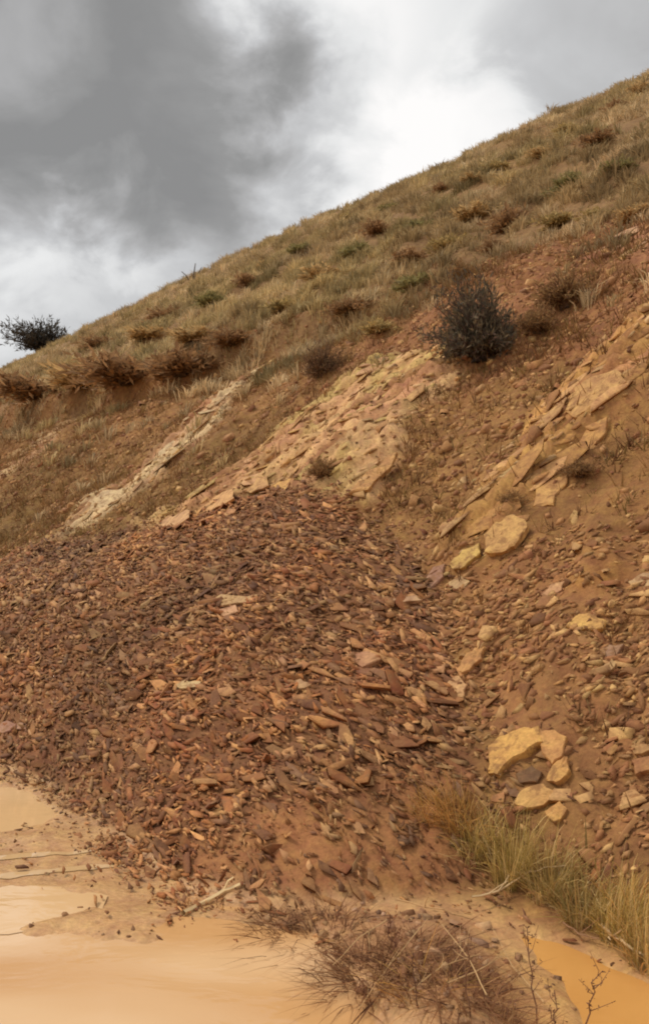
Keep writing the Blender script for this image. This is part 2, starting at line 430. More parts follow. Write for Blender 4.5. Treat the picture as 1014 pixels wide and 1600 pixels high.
# ------------------------------------------------------------------ ground and hillside meshes
def brow(u): return VB - 1.2 * sstep(7, 10, u) * (1 - sstep(14, 19, u)) - 0.5 * sstep(16, 22, u)
def earth_colour(x, y, z):
    u, v = to_uv(x, y)
    n1 = fbm(x * 0.8, y * 0.8, 4, 101); n2 = fbm(x * 2.6, y * 2.6, 4, 102)
    col = np.zeros((len(x), 4)); col[:, 3] = 1
    def lay(m, c): col[:, :3] = col[:, :3] * (1 - m[:, None]) + np.array(lin(c))[None] * m[:, None]
    one = np.ones(len(x))
    lay(one, (150, 106, 62))
    lay(sstep(-0.2, 0.4, n1), (134, 96, 54)); lay(0.7 * sstep(0.05, 0.4, n2), (170, 124, 76))
    # left of the bank is more olive
    lay(0.75 * sstep(7, 12, u) * (1 - sstep(2.5, 7, v - 1.5 * n1)), (128, 98, 54))
    lay(0.8 * sstep(0.3, -0.5, wsd(x, y, RED, 1.2, 1.0, 111)), (148, 98, 62))
    lay(0.75 * sstep(0.2, -0.3, wsd(x, y, RUB, 0.5, 1.5, 112)), (154, 106, 66))
    lay(0.7 * sstep(0.2, -0.3, wsd(x, y, GRAV, 0.6, 1.5, 113)), (152, 110, 64))
    lay(0.8 * sstep(0.12, -0.25, wsd(x, y, OCH, 0.4, 2.0, 114)), (176, 122, 58))
    for k, c in (('a', (214, 182, 136)), ('b', (206, 162, 112)), ('c', (192, 142, 82)), ('d', (176, 124, 88)), ('e', (190, 156, 110))):
        m = sstep(0.15, -0.1, wsd(x, y, OUT[k], 0.40, 1.8, 120))
        L = LD[k]; q = (x * -L[1] + y * L[0]) / math.hypot(L[0], L[1]); w = x * L[0] + y * L[1]
        ph = q / 0.42 + 1.4 * fbm(w * 0.5, q * 1.2, 3, 75); ph2 = q / 0.15 + 1.1 * fbm(w * 1.3, q * 2.2, 3, 76)
        i1 = np.floor(ph).astype(np.int64); i2 = np.floor(ph2).astype(np.int64)
        tone = 0.80 + 0.28 * _hash(i1, i1 * 0, 5) + 0.22 * _hash(i2, i2 * 0 + 3, 6) - 0.08
        lay(0.95 * m, c); col[:, :3] *= (1 + m * (tone - 1))[:, None]
        lay(0.85 * m * sstep(0.02, 0.28, fbm(w * 0.7, q * 2.6, 4, 77)), (152, 102, 64)); lay(0.5 * m * sstep(0.1, 0.35, fbm(w * 0.6 + 9, q * 2.2, 3, 78)), (198, 138, 100))
        if k == 'b': lay(0.7 * m * sstep(-0.05, 0.3, n1), (186, 158, 92)); lay(0.6 * m * sstep(0.05, 0.35, n2), (214, 160, 116))
    # turf
    tv = v - brow(u) + 1.6 * n1 + 0.8 * n2
    lay(sstep(-0.5, 1.0, tv), (142, 108, 70))
    lay(sstep(6, 16, v) * sstep(0.05, 0.45, n1) * 0.5, (146, 112, 66))
    # landslide mound
    md = mound_d(x, y)
    mm = sstep(-0.02, 0.06, md + 0.05 * n2)
    lay(mm, (126, 84, 54)); lay(mm * 0.7 * sstep(0.0, 0.35, n2), (146, 98, 62))
    lay(mm * 0.85 * sstep(0.3, -0.3, wsd(x, y, TOEM, 0.6, 1.8, 133)), (162, 110, 68))
    # road mud
    ft = 1 - sstep(-0.5, 0.15, v + 0.2 * n2)
    f2 = ft * (1 - mm)
    lay(f2, (210, 166, 116))
    lay(f2 * sstep(-0.1, 0.3, n1), (216, 170, 116))
    hs = sstep(0.15, -0.15, wsd(x, y, hump_poly, 0.3, 2.2, 131))
    lay(f2 * 0.8 * hs, (156, 110, 74)); lay(f2 * hs * 0.7 * sstep(0.0, 0.3, n2), (182, 130, 82))
    rt = sstep(0.35, 0.95, x - 0.05 * y)
    lay(f2 * 0.75 * rt, (204, 146, 74))
    lay(f2 * sstep(0.35, 0.0, md + 0.0) * sstep(-0.22, -0.02, md) * 0.35, (150, 104, 70))
    lay(0.8 * sstep(0.045, 0.012, z) * f2 * (1 - hs), (196, 150, 102))
    dry = 1 - f2 * 0.75 * (1 - 0.6 * hs)
    col[:, 3] = np.where(f2 > 0.01, dry, 1)
    return col
def sheet(name, us, vs):
    U, V = np.meshgrid(us, vs, indexing='ij')
    x, y = to_xy(U.ravel(), V.ravel()); z = height(x, y)
    nu, nv = len(us), len(vs)
    idx = np.arange(nu * nv).reshape(nu, nv)
    f = np.stack([idx[:-1, :-1], idx[:-1, 1:], idx[1:, 1:], idx[1:, :-1]], -1).reshape(-1, 4)
    me = mesh_np(name, np.stack([x, y, z], -1), f.ravel(), np.full(len(f), 4), M_earth, earth_colour(x, y, z), smooth=True)
    return link(name, me)
hillside = tag(sheet('hillside', US, VS[vi0:]), kind='structure')
ground = tag(sheet('ground', US, VS[:vi0 + 1]), kind='structure')

def water_sheet(name, polys, mat, z=0.0, pad=0.35):
    bm = bmesh.new()
    cen = np.mean(polys, 0)
    P = polys + (polys - cen) / np.maximum(np.linalg.norm(polys - cen, axis=1, keepdims=True), 0.01) * pad
    vs_ = [bm.verts.new((p[0], p[1], z)) for p in P]
    bm.faces.new(vs_); bmesh.ops.recalc_face_normals(bm, faces=bm.faces)
    for f in bm.faces:
        if f.normal.z < 0: f.normal_flip()
    bmesh.ops.triangulate(bm, faces=bm.faces)
    me = bpy.data.meshes.new(name); bm.to_mesh(me); bm.free(); me.materials.append(mat)
    return tag(link(name, me), kind='structure')
water_sheet('puddle_water', puds[0], M_water)
water_sheet('puddle_water', puds[1], M_water2, 0.003, 0.12)
water_sheet('puddle_water', puds[2], mat_water('orange_water', lin(206, 148, 80), lin(218, 162, 94)))
water_sheet('puddle_water', puds[3], M_water2)

# ------------------------------------------------------------------ rock plates
def plate_template(k, seed, elong=0.5, taper=0.88):
    r = np.random.default_rng(seed)
    a = np.linspace(0, 2 * math.pi, k, endpoint=False) + r.uniform(-0.42, 0.42, k) * 6 / k
    rad = r.uniform(0.5, 1.0, k)
    p = np.stack([np.cos(a) * rad, np.sin(a) * rad * elong], -1) * 0.5
    top = np.column_stack([p * taper + r.uniform(-0.02, 0.02, (k, 2)), 0.5 + r.uniform(-0.22, 0.12, k)])
    bot = np.column_stack([p, -0.5 * np.ones(k)])
    return np.vstack([bot, top])
def plate_faces(k):
    f = [list(range(k, 2 * k))]
    for i in range(k): f.append([i, (i + 1) % k, k + (i + 1) % k, k + i])
    f.append(list(range(k - 1, -1, -1)))
    return f
PAL = [lin(c) for c in [(150, 106, 72), (164, 118, 80), (130, 90, 62), (174, 128, 86), (186, 142, 98), (136, 94, 62), (156, 104, 70), (200, 156, 110), (140, 106, 82), (164, 112, 72), (190, 148, 108), (120, 86, 64), (172, 136, 96)]]
PAL_R = [lin(c) for c in [(160, 108, 70), (174, 124, 78), (144, 96, 62), (186, 138, 88), (164, 116, 74), (196, 152, 98), (136, 92, 58), (178, 134, 88)]]
def frames(nrm_, long_, tilt, r):
    """orthonormal frames: z near nrm_, x near long_"""
    z = nrm_ + r.normal(0, 1, nrm_.shape) * tilt; z /= np.linalg.norm(z, axis=1, keepdims=True)
    x = long_ - (long_ * z).sum(1, keepdims=True) * z; x /= np.maximum(np.linalg.norm(x, axis=1, keepdims=True), 1e-6)
    yv = np.cross(z, x)
    return x, yv, z
def project(P):
    d = P - np.array([0, 0, CAM_H])
    yc = d[:, 1] * math.cos(PITCH) + d[:, 2] * math.sin(PITCH)
    zc = -d[:, 1] * math.sin(PITCH) + d[:, 2] * math.cos(PITCH)
    return CX + FPX * d[:, 0] / yc, CY - FPX * zc / yc, yc
def visible(P, hf, margin=0.05):
    o = np.array([0, 0, CAM_H]); ok = np.ones(len(P), bool)
    for t in np.linspace(0.15, 0.985, 60):
        q = o + (P - o) * t
        ok &= q[:, 2] + margin > hf(q[:, 0], q[:, 1])
    return ok
# downslope streak direction of the slide, as it lies on the mound
pa, pb = cast([300, 420], [1000, 1062], height)[0]; LONG_M = pb - pa; LONG_M /= np.linalg.norm(LONG_M)
pa, pb = cast([860, 960], [1120, 1075], height)[0]; LONG_R = pb - pa; LONG_R /= np.linalg.norm(LONG_R)

def scatter(n, wfun, seed, ubox=(-1.0, 13.5), vbox=(-4.2, 9.5)):
    r = np.random.default_rng(seed)
    u = r.uniform(*ubox, n); v = r.uniform(*vbox, n); x, y = to_xy(u, v)
    k = r.random(n) < wfun(x, y); return x[k], y[k]
def w_mound(x, y):
    s = mound_sd(x, y) + 0.35 * fbm(x * 2.5, y * 2.5, 3, 201)
    w = sstep(0.30, -0.10, s)
    w = w + 0.07 * sstep(1.0, 0.0, s)
    w = w * (1 - 0.45 * sstep(0.2, -0.3, sdist(x, y, TOEM)))
    return w * (0.85 + 0.6 * fbm(x * 1.3, y * 1.3, 3, 202))
def w_rub(x, y):
    return sstep(0.25, -0.3, wsd(x, y, RUB, 0.5, 1.5, 112)) * (0.55 + 1.1 * fbm(x * 1.6, y * 1.6, 3, 203)) * (1 - 0.9 * sstep(0.1, -0.1, sdist(x, y, OCH)))
def w_face(x, y):
    u, v = to_uv(x, y)
    w = sstep(0.0, 0.4, v) * (1 - sstep(8.2, 9.5, v)) * (0.5 + 0.9 * fbm(x * 0.9, y * 0.9, 3, 204))
    for k in 'abc': w = w * (1 - 0.75 * sstep(0.1, -0.1, sdist(x, y, OUT[k])))
    w = w + 0.8 * sstep(0.2, -0.3, sdist(x, y, GRAV)) + 0.5 * sstep(0.2, -0.3, sdist(x, y, RED))
    return w * sstep(-0.1, 0.15, mound_sd(x, y))
def make_set(x, y, size, elong_r, thick, long_, spread, tilt, pal, seed, lift=0.0):
    r = np.random.default_rng(seed); n = len(x)
    z = height(x, y) + lift * r.random(n); nr = normal_at(x, y)
    ang = r.normal(0, spread, n)
    l = np.tile(long_, (n, 1)); side = np.cross(nr, l); side /= np.linalg.norm(side, axis=1, keepdims=True)
    l = l * np.cos(ang)[:, None] + side * np.sin(ang)[:, None]
    X, Y, Z = frames(nr, l, tilt, r)
    pal = np.array(pal); c = pal[r.integers(0, len(pal), n)] * r.uniform(0.74, 1.26, (n, 1))
    return dict(x=x, y=y, z=z, X=X, Y=Y, Z=Z, s=size, w=size * r.uniform(*elong_r, n) * 2, t=np.maximum(size * r.uniform(*thick, n), 0.006), c=c)
def mound_tint(x, y, c):
    g = fbm(x * 0.9 + 5, y * 0.9, 3, 210)[:, None]; dk = sstep(0.08, 0.3, g); rd = sstep(0.08, 0.3, -g)
    c = c * np.array([0.90, 0.82, 0.72]) * (1 - 0.28 * dk); c = c * (1 + rd * np.array([0.16, 0.05, -0.02]))
    t2 = sstep(0.05, 0.35, fbm(x * 0.55 + 3, y * 0.55, 3, 211))[:, None]; return c * (1 + t2 * np.array([0.10, 0.12, 0.08]))
sets = []
r_ = np.random.default_rng(77)
x, y = scatter(290000, w_mound, 301); s = np.clip(r_.lognormal(math.log(0.076), 0.62, len(x)), 0.028, 0.36); s = np.where(sdist(x, y, TOEM) < 0.1, s * 0.75, s); s = np.where(mound_sd(x, y) > 0, s * 0.6, s)
d = make_set(x, y, s, (0.08, 0.22), (0.04, 0.11), LONG_M, 0.34, 0.34, PAL, 302, 0.026); d['c'] = mound_tint(x, y, d['c']); sets.append(d)
x, y = scatter(75000, w_rub, 303, (-1.0, 6.5), (-0.3, 6.0)); s = np.clip(r_.lognormal(math.log(0.07), 0.5, len(x)), 0.02, 0.28)
sets.append(make_set(x, y, s, (0.11, 0.30), (0.06, 0.15), LONG_R, 0.55, 0.34, PAL_R, 304, 0.015))
x, y = scatter(110000, w_face, 305, (-1.0, 30.0)); s = np.clip(r_.lognormal(math.log(0.055), 0.55, len(x)), 0.02, 0.28)
sets.append(make_set(x, y, s, (0.2, 0.5), (0.12, 0.35), LD['c'], 0.5, 0.35, PAL_R, 306))
def w_hump(x, y):
    return sstep(0.1, -0.15, wsd(x, y, hump_poly, 0.25, 2.2, 131)) * (0.45 + 1.2 * fbm(x * 2.2, y * 2.2, 3, 207))
x, y = scatter(5200, w_hump, 307, (-1.0, 4.0), (-3.6, 0.4)); s = np.clip(r_.lognormal(math.log(0.038), 0.55, len(x)), 0.015, 0.11)
sets.append(make_set(x, y, s, (0.25, 0.5), (0.2, 0.4), LONG_R, 1.2, 0.3, [lin(c) for c in [(178, 138, 100), (160, 118, 84), (190, 148, 108), (146, 100, 70), (170, 132, 104)]], 308))
def w_mud(x, y):
    u, v = to_uv(x, y); return (1 - sstep(-0.4, 0.2, v)) * sstep(-0.1, 0.1, mound_sd(x, y)) * sstep(1.6, 0.2, mound_sd(x, y)) * (0.45 + 1.6 * fbm(x * 2.5, y * 2.5, 3, 209)) * (height(x, y) > 0.005)
def w_out(x, y):
    w = 0 * x
    for k in 'abc': w = np.maximum(w, sstep(0.15, -0.2, wsd(x, y, OUT[k], 0.6, 1.6, 120)))
    return w * sstep(-0.05, 0.1, mound_sd(x, y)) * (0.6 + 0.8 * fbm(x * 2, y * 2, 3, 208))
x, y = scatter(36000, w_out, 309, (-1.0, 16.0), (1.0, 9.0)); s = np.clip(r_.lognormal(math.log(0.09), 0.5, len(x)), 0.03, 0.3)
sets.append(make_set(x, y, s, (0.10, 0.28), (0.06, 0.16), LD['b'], 0.22, 0.16, [lin(c) for c in [(200, 152, 98), (186, 138, 84), (206, 166, 116), (170, 124, 78), (188, 152, 96)]], 310))
x, y = scatter(26000, w_mud, 311, (-1.0, 9.0), (-4.2, 0.2)); s = np.clip(r_.lognormal(math.log(0.022), 0.6, len(x)), 0.008, 0.09)
sets.append(make_set(x, y, s, (0.2, 0.45), (0.15, 0.4), LONG_M, 0.9, 0.25, [q * np.array([.8, .8, .8]) for q in map(np.array, PAL)], 312))
NTEMP = 24
TEMP = {k: [plate_template(k, 900 + 50 * k + i, 1.0, 0.94) for i in range(NTEMP)] for k in (4, 5)}
ALL = {}
for q in ('x', 'y', 'z', 's', 'w', 't'): ALL[q] = np.concatenate([a[q] for a in sets])
for q in ('X', 'Y', 'Z', 'c'): ALL[q] = np.vstack([a[q] for a in sets])
ALL['set'] = np.concatenate([np.full(len(a['x']), i) for i, a in enumerate(sets)])
N = len(ALL['x'])
POS = np.stack([ALL['x'], ALL['y'], ALL['z']], -1) + ALL['Z'] * (ALL['t'] * 0.2)[:, None]
# the 300 pieces that show largest become things of their own
px, py, dep = project(POS)
inf = (px > 0) & (px < 1014) & (py > 0) & (py < 1600) & (dep > 0.5)
facing = np.abs((ALL['Z'] * (POS - np.array([0, 0, CAM_H]))).sum(1)) / np.linalg.norm(POS - np.array([0, 0, CAM_H]), axis=1)
big = ALL['s'] * ALL['w'] / dep ** 2 * (0.25 + facing) * inf
cand = np.argsort(-big)[:900]
vis = visible(POS[cand] + np.array([0, 0, 0.02]), height, 0.03)
cand = cand[vis][:285]
single = np.zeros(N, bool); single[cand] = True
def merged(name, sel, label, cat):
    vs_, ls, cs, cl = [], [], [], []
    off = 0
    idx = np.nonzero(sel)[0]
    kk = np.where(np.arange(len(idx)) % 2 == 0, 4, 5); tt = np.random.default_rng(5).integers(0, NTEMP, len(idx))
    for k in (4, 5):
        F = plate_faces(k)[:-1]
        fl = np.concatenate([np.array(f) for f in F]); fc = np.array([len(f) for f in F])
        for ti in range(NTEMP):
            I = idx[(kk == k) & (tt == ti)]
            if not len(I): continue
            T = TEMP[k][ti]; n = len(I)
            P = (POS[I][:, None] + T[None, :, 0, None] * ALL['s'][I][:, None, None] * ALL['X'][I][:, None]
                 + T[None, :, 1, None] * ALL['w'][I][:, None, None] * ALL['Y'][I][:, None]
                 + T[None, :, 2, None] * ALL['t'][I][:, None, None] * ALL['Z'][I][:, None])
            vs_.append(P.reshape(-1, 3)); cl.append(np.repeat(ALL['c'][I], 2 * k, 0))
            o = off + np.arange(n) * 2 * k
            ls.append((fl[None] + o[:, None]).ravel()); cs.append(np.tile(fc, n)); off += n * 2 * k
    me = mesh_np(name, np.vstack(vs_), np.concatenate(ls), np.concatenate(cs), M_rock, np.vstack(cl))
    return tag(link(name, me), label, cat, kind='stuff')
merged('shale_rubble', (~single) & (ALL['set'] == 0), 'loose brown shale chips heaped over the landslide mound', 'rubble')
merged('slope_rubble', (~single) & (ALL['set'] == 1), 'loose reddish rubble on the near bank beside the grass', 'rubble')
merged('slope_gravel', (~single) & (ALL['set'] == 2), 'small stones scattered across the bare cut bank', 'gravel')
merged('hump_gravel', (~single) & (ALL['set'] == 3), 'clods and small stones on the muddy hump among the weeds', 'gravel')
merged('mud_specks', (~single) & (ALL['set'] == 5), 'small dark shale crumbs strewn over the wet mud flat', 'crumbs')
merged('ledge_chips', (~single) & (ALL['set'] == 4), 'thin tan flakes lying over the layered rock faces', 'rock flakes')
frag_me = []
for k in (4, 5):
    for ti in range(10):
        T = TEMP[k][ti]; F = plate_faces(k)
        frag_me.append(mesh_np('shale_fragment', T, np.concatenate([np.array(f) for f in F]), np.array([len(f) for f in F]), M_rocko))
def place_frame(o, p, X, Y, Z, s, w, t):
    m = Matrix(((X[0] * s, Y[0] * w, Z[0] * t, p[0]), (X[1] * s, Y[1] * w, Z[1] * t, p[1]), (X[2] * s, Y[2] * w, Z[2] * t, p[2]), (0, 0, 0, 1)))
    o.matrix_world = m
LANDMARKS = [(790, 830, 'the large ochre slab'), (725, 870, 'the elongated yellow slab'), (678, 905, 'the pinkish block'), (915, 972, 'the flat ochre slab'), (735, 1030, 'the tilted ochre slab'),
             (945, 1020, 'the greyish slab'), (800, 1170, 'the biggest ochre slab'), (838, 1245, 'the slab nearest the grass'), (365, 937, 'the long pale slab'), (293, 1069, 'the short bright slab'),
             (565, 1030, 'the flat pinkish slab'), (18, 1134, 'the thin slab at the edge'), (462, 1070, 'the tan slab mid mound'), (335, 1408, 'the pale stick'), (480, 1440, 'the dead grass tuft'),
             (715, 1260, 'the orange tussock'), (860, 1360, 'the green tussock'), (640, 935, 'the thin pale slab'), (750, 500, 'the dark bush'), (502, 560, 'the round brown bush'), (430, 770, 'the slide head'),
             (100, 1255, 'the pale puddle'), (150, 800, 'the cream rock rib'), (860, 760, 'the ochre rock face'), (240, 830, 'the wide tan rock face'), (60, 1355, 'the water rills'), (830, 1500, 'the tall dark weed'), (640, 1520, 'the straw grass')]
def frag_label(k, i):
    c = ALL['c'][i]; lum = float(c.sum()); rg = float(c[0] / c[1])
    tone = 'dark' if lum < 0.33 else ('pale' if lum > 0.72 else 'mid-toned'); hue = 'reddish' if rg > 2.15 else ('tan' if rg < 1.8 else 'brown')
    shape = 'narrow' if ALL['w'][i] < 0.28 * ALL['s'][i] else ('broad' if ALL['w'][i] > 0.42 * ALL['s'][i] else 'long')
    a, c2 = px[i], py[i]
    lx, ly, nm = min(LANDMARKS, key=lambda q: (q[0] - a) ** 2 + (q[1] - c2) ** 2)
    dx, dy = a - lx, c2 - ly; dist = math.hypot(dx, dy); near = 'close' if dist < 45 else ('well' if dist > 95 else 'just')
    an = math.degrees(math.atan2(-dy, dx)) % 360
    rel = ['right of', 'above right of', 'above', 'above left of', 'left of', 'below left of', 'below', 'below right of'][int((an + 22.5) // 45) % 8]
    return f"{tone} {hue} {shape} {'stone' if k in (2, 3, 5) else 'shale shard'} {near} {rel} {nm}"

FLAB = {}
for i in cand: FLAB.setdefault(frag_label(int(ALL['set'][i]), i), []).append(i)
FNAME = {}
for lb, ids in FLAB.items():
    ids = sorted(ids, key=lambda q: px[q])
    end = {1: [''], 2: [', left one', ', right one'], 3: [', left one', ', middle one', ', right one']}.get(len(ids), [f', {w} one' for w in ('left', 'second', 'third', 'fourth', 'fifth', 'sixth', 'seventh', 'eighth')])
    for q, i in enumerate(ids): FNAME[i] = lb + end[min(q, len(end) - 1)]
for j, i in enumerate(cand):
    k = int(ALL['set'][i])
    o = link(['shale_fragment', 'shale_fragment', 'loose_stone', 'loose_stone', 'rock_flake', 'loose_stone'][k], frag_me[j % len(frag_me)]); place_frame(o, POS[i], ALL['X'][i], ALL['Y'][i], ALL['Z'][i], ALL['s'][i], ALL['w'][i], ALL['t'][i])
    o.color = (*[float(q) for q in ALL['c'][i]], 1)
    tag(o, FNAME[i], 'stone', ['shale fragments on the landslide mound', 'shale fragments on the near bank', 'loose stones on the cut bank', 'loose stones on the muddy hump', 'flakes on the layered rock', 'stones on the mud flat'][k])

# ------------------------------------------------------------------ traced slabs (outline from the photograph, at its own place on the slope)
def slab_mesh(name, pts3, nrm_, thick, seed, mat):
    """irregular plate: outline pts3 (top edge), chipped rim, uneven sides"""
    r = np.random.default_rng(seed); n = len(pts3)
    P = []
    for i in range(n):                      # a chipped extra vertex on each side
        a, c = pts3[i], pts3[(i + 1) % n]
        P.append(a); e = c - a
        for t in (r.uniform(0.2, 0.42), r.uniform(0.55, 0.8)): P.append(a + e * t + np.cross(e, nrm_) * r.uniform(-0.09, 0.09))
    P = np.array(P); cen = P.mean(0); n = len(P)
    L = np.linalg.norm(P - cen, axis=1).mean()
    rim = P + nrm_ * r.uniform(-0.25, 0.10, (n, 1)) * thick
    top = cen + (P - cen) * r.uniform(0.90, 0.97, (n, 1)) + nrm_ * thick * r.uniform(0.0, 0.2, (n, 1))
    bot = cen + (P - cen) * r.uniform(0.88, 1.02, (n, 1)) - nrm_ * thick * 1.3
    mid = np.array([cen + nrm_ * thick * 0.12])
    V = np.vstack([top, rim, bot, mid]); f = []
    for i in range(n):
        j = (i + 1) % n
        f += [[3 * n, i, j], [i, n + i, n + j, j], [n + i, 2 * n + i, 2 * n + j, n + j]]
    f.append(list(range(3 * n - 1, 2 * n - 1, -1)))
    org = cen.copy()
    me = bpy.data.meshes.new(name); me.from_pydata([tuple(v) for v in (V - org)], [], f); me.materials.append(mat)
    bm = bmesh.new(); bm.from_mesh(me); bmesh.ops.recalc_face_normals(bm, faces=bm.faces); bm.to_mesh(me); bm.free()
    return me, org
def trace_slab(name, pts, thick, colour, lift=0.03, seed=0, tilt=(0, 0), parent=None):
    a = np.array(pts, float); cpx = a.mean(0)
    P0 = cast([cpx[0]], [cpx[1]], height)[0][0]
    nn = normal_at(np.array([P0[0]]), np.array([P0[1]]), 0.25)[0]
    nn = nn + np.array([-NX, -NY, 0]) * 0.12 + np.array([TX, TY, 0]) * tilt[0] + np.array([0, 0, 1]) * tilt[1]; nn /= np.linalg.norm(nn)
    P0 = P0 + nn * lift
    d = px_dir(a[:, 0], a[:, 1]); o = np.array([0, 0, CAM_H])
    s = ((P0 - o) @ nn) / (d @ nn)
    P = o + d * s[:, None]
    me, org = slab_mesh(name, P, nn, thick, seed, M_rocko)
    ob = link(name, me)
    if parent is not None: ob.parent = parent; ob.location = Vector(org) - parent.location
    else: ob.location = org
    ob.color = (*lin(colour), 1)
    return ob
OC, TN, PK = (204, 158, 96), (198, 162, 116), (176, 128, 96)
SLABS = [
 ('flat_rock', [(755, 835), (775, 815), (800, 803), (823, 818), (808, 845), (790, 860), (757, 862)], .07, OC, 'large ochre slab below the right-hand rock outcrop'),
 ('flat_rock', [(703, 880), (722, 860), (748, 848), (750, 862), (725, 885), (708, 890)], .06, (204, 166, 96), 'elongated yellow slab touching the upper edge of the landslide mound'),
 ('rock_block', [(658, 918), (678, 886), (697, 880), (692, 902), (668, 926)], .10, (164, 122, 98), 'pinkish grey elongated block at the edge of the landslide mound'),
 ('flat_rock', [(700, 910), (720, 899), (734, 908), (722, 922), (708, 924)], .05, TN, 'small pale slab just right of the pinkish block'),
 ('flat_rock', [(884, 978), (898, 962), (918, 958), (946, 968), (942, 982), (905, 984)], .05, (214, 166, 96), 'flat ochre slab under the ochre soil patch'),
 ('flat_rock', [(845, 930), (860, 913), (882, 908), (876, 922), (850, 936)], .05, (198, 150, 108), 'pinkish tan slab left of the ochre soil patch'),
 ('flat_rock', [(980, 908), (1005, 895), (1030, 893), (1030, 914), (990, 918)], .05, TN, 'pale slab at the right picture edge above the rubble'),
 ('flat_rock', [(712, 1046), (728, 1020), (757, 1010), (752, 1029), (722, 1052)], .06, (206, 152, 94), 'tilted ochre slab on the line where mound meets right bank'),
 ('flat_rock', [(698, 1066), (716, 1054), (729, 1070), (724, 1092), (703, 1088)], .05, (208, 160, 110), 'pinkish yellow slab directly below the tilted ochre slab'),
 ('flat_rock', [(918, 1022), (945, 1008), (975, 1006), (960, 1028), (938, 1036)], .06, (180, 142, 108), 'greyish tan slab in the rubble at far right'),
 ('flat_rock', [(762, 1166), (780, 1150), (806, 1140), (840, 1134), (846, 1158), (820, 1174), (797, 1188), (776, 1210), (761, 1206)], .09, (212, 160, 90), 'biggest ochre slab above the grass clumps, broken along its lower edge'),
 ('flat_rock', [(841, 1138), (866, 1140), (884, 1150), (880, 1178), (862, 1194), (846, 1176)], .08, (204, 150, 92), 'ochre slab split from the right side of the biggest slab'),
 ('flat_rock', [(852, 1218), (870, 1188), (886, 1182), (890, 1204), (868, 1224)], .07, (206, 154, 90), 'upright ochre slab at the right of the dark hollow'),
 ('flat_rock', [(803, 1256), (816, 1234), (848, 1224), (872, 1240), (858, 1252), (818, 1263)], .07, (208, 160, 96), 'ochre slab below the dark hollow, nearest the grass'),
 ('flat_rock', [(850, 1268), (874, 1250), (886, 1264), (866, 1286)], .06, (204, 152, 88), 'small ochre slab half hidden by the grass tips'),
 ('flat_rock', [(330, 938), (345, 928), (402, 929), (404, 940), (348, 946)], .05, (198, 160, 112), 'long pale tan slab lying on the upper landslide mound'),
 ('flat_rock', [(338, 954), (368, 945), (374, 955), (350, 963)], .04, (206, 156, 118), 'small pink slab just under the long pale slab'),
 ('flat_rock', [(273, 1068), (290, 1062), (313, 1064), (312, 1072), (280, 1075)], .05, (214, 184, 132), 'short bright slab casting a dark shadow in mid mound'),
 ('flat_rock', [(528, 1032), (575, 1017), (604, 1028), (566, 1042)], .05, (192, 140, 102), 'pinkish slab flat on the mound right of centre'),
 ('flat_rock', [(-12, 1131), (18, 1128), (42, 1131), (40, 1139), (-10, 1140)], .05, (176, 132, 108), 'thin pinkish slab at the left picture edge of the mound'),
 ('flat_rock', [(925, 1062), (940, 1044), (956, 1030), (962, 1036), (946, 1056), (934, 1066)], .05, (196, 158, 108), 'narrow tan slab below the greyish slab at far right'),
 ('flat_rock', [(985, 1165), (1030, 1158), (1030, 1172), (990, 1178)], .06, (190, 148, 94), 'tan slab at the right picture edge level with the biggest slab'),
 ('flat_rock', [(985, 1188), (1030, 1180), (1030, 1202), (992, 1210)], .07, (168, 118, 76), 'brown slab at the right picture edge under the tan one'),
 ('flat_rock', [(610, 935), (650, 930), (660, 938), (620, 942)], .04, (186, 146, 110), 'thin pale slab on the mound left of the pinkish block'),
 ('flat_rock', [(440, 1068), (470, 1060), (486, 1070), (456, 1080)], .04, (186, 146, 104), 'tan slab in the middle of the landslide mound'),
 ('flat_rock', [(805, 1210), (830, 1196), (846, 1206), (838, 1222), (812, 1224)], .06, (112, 82, 56), 'dark stone lying in the hollow between the ochre slabs'),
]
for i, (nm, pts, th, c, lb) in enumerate(SLABS):
    o = trace_slab(nm, pts, th * 0.6, tuple(0.9 * q + 0.1 * w for q, w in zip(c, (150, 106, 72))), 0.022 + th * 0.1, 400 + i); tag(o, lb, 'flat rock', 'big slabs on the slide and near bank', 'thing')

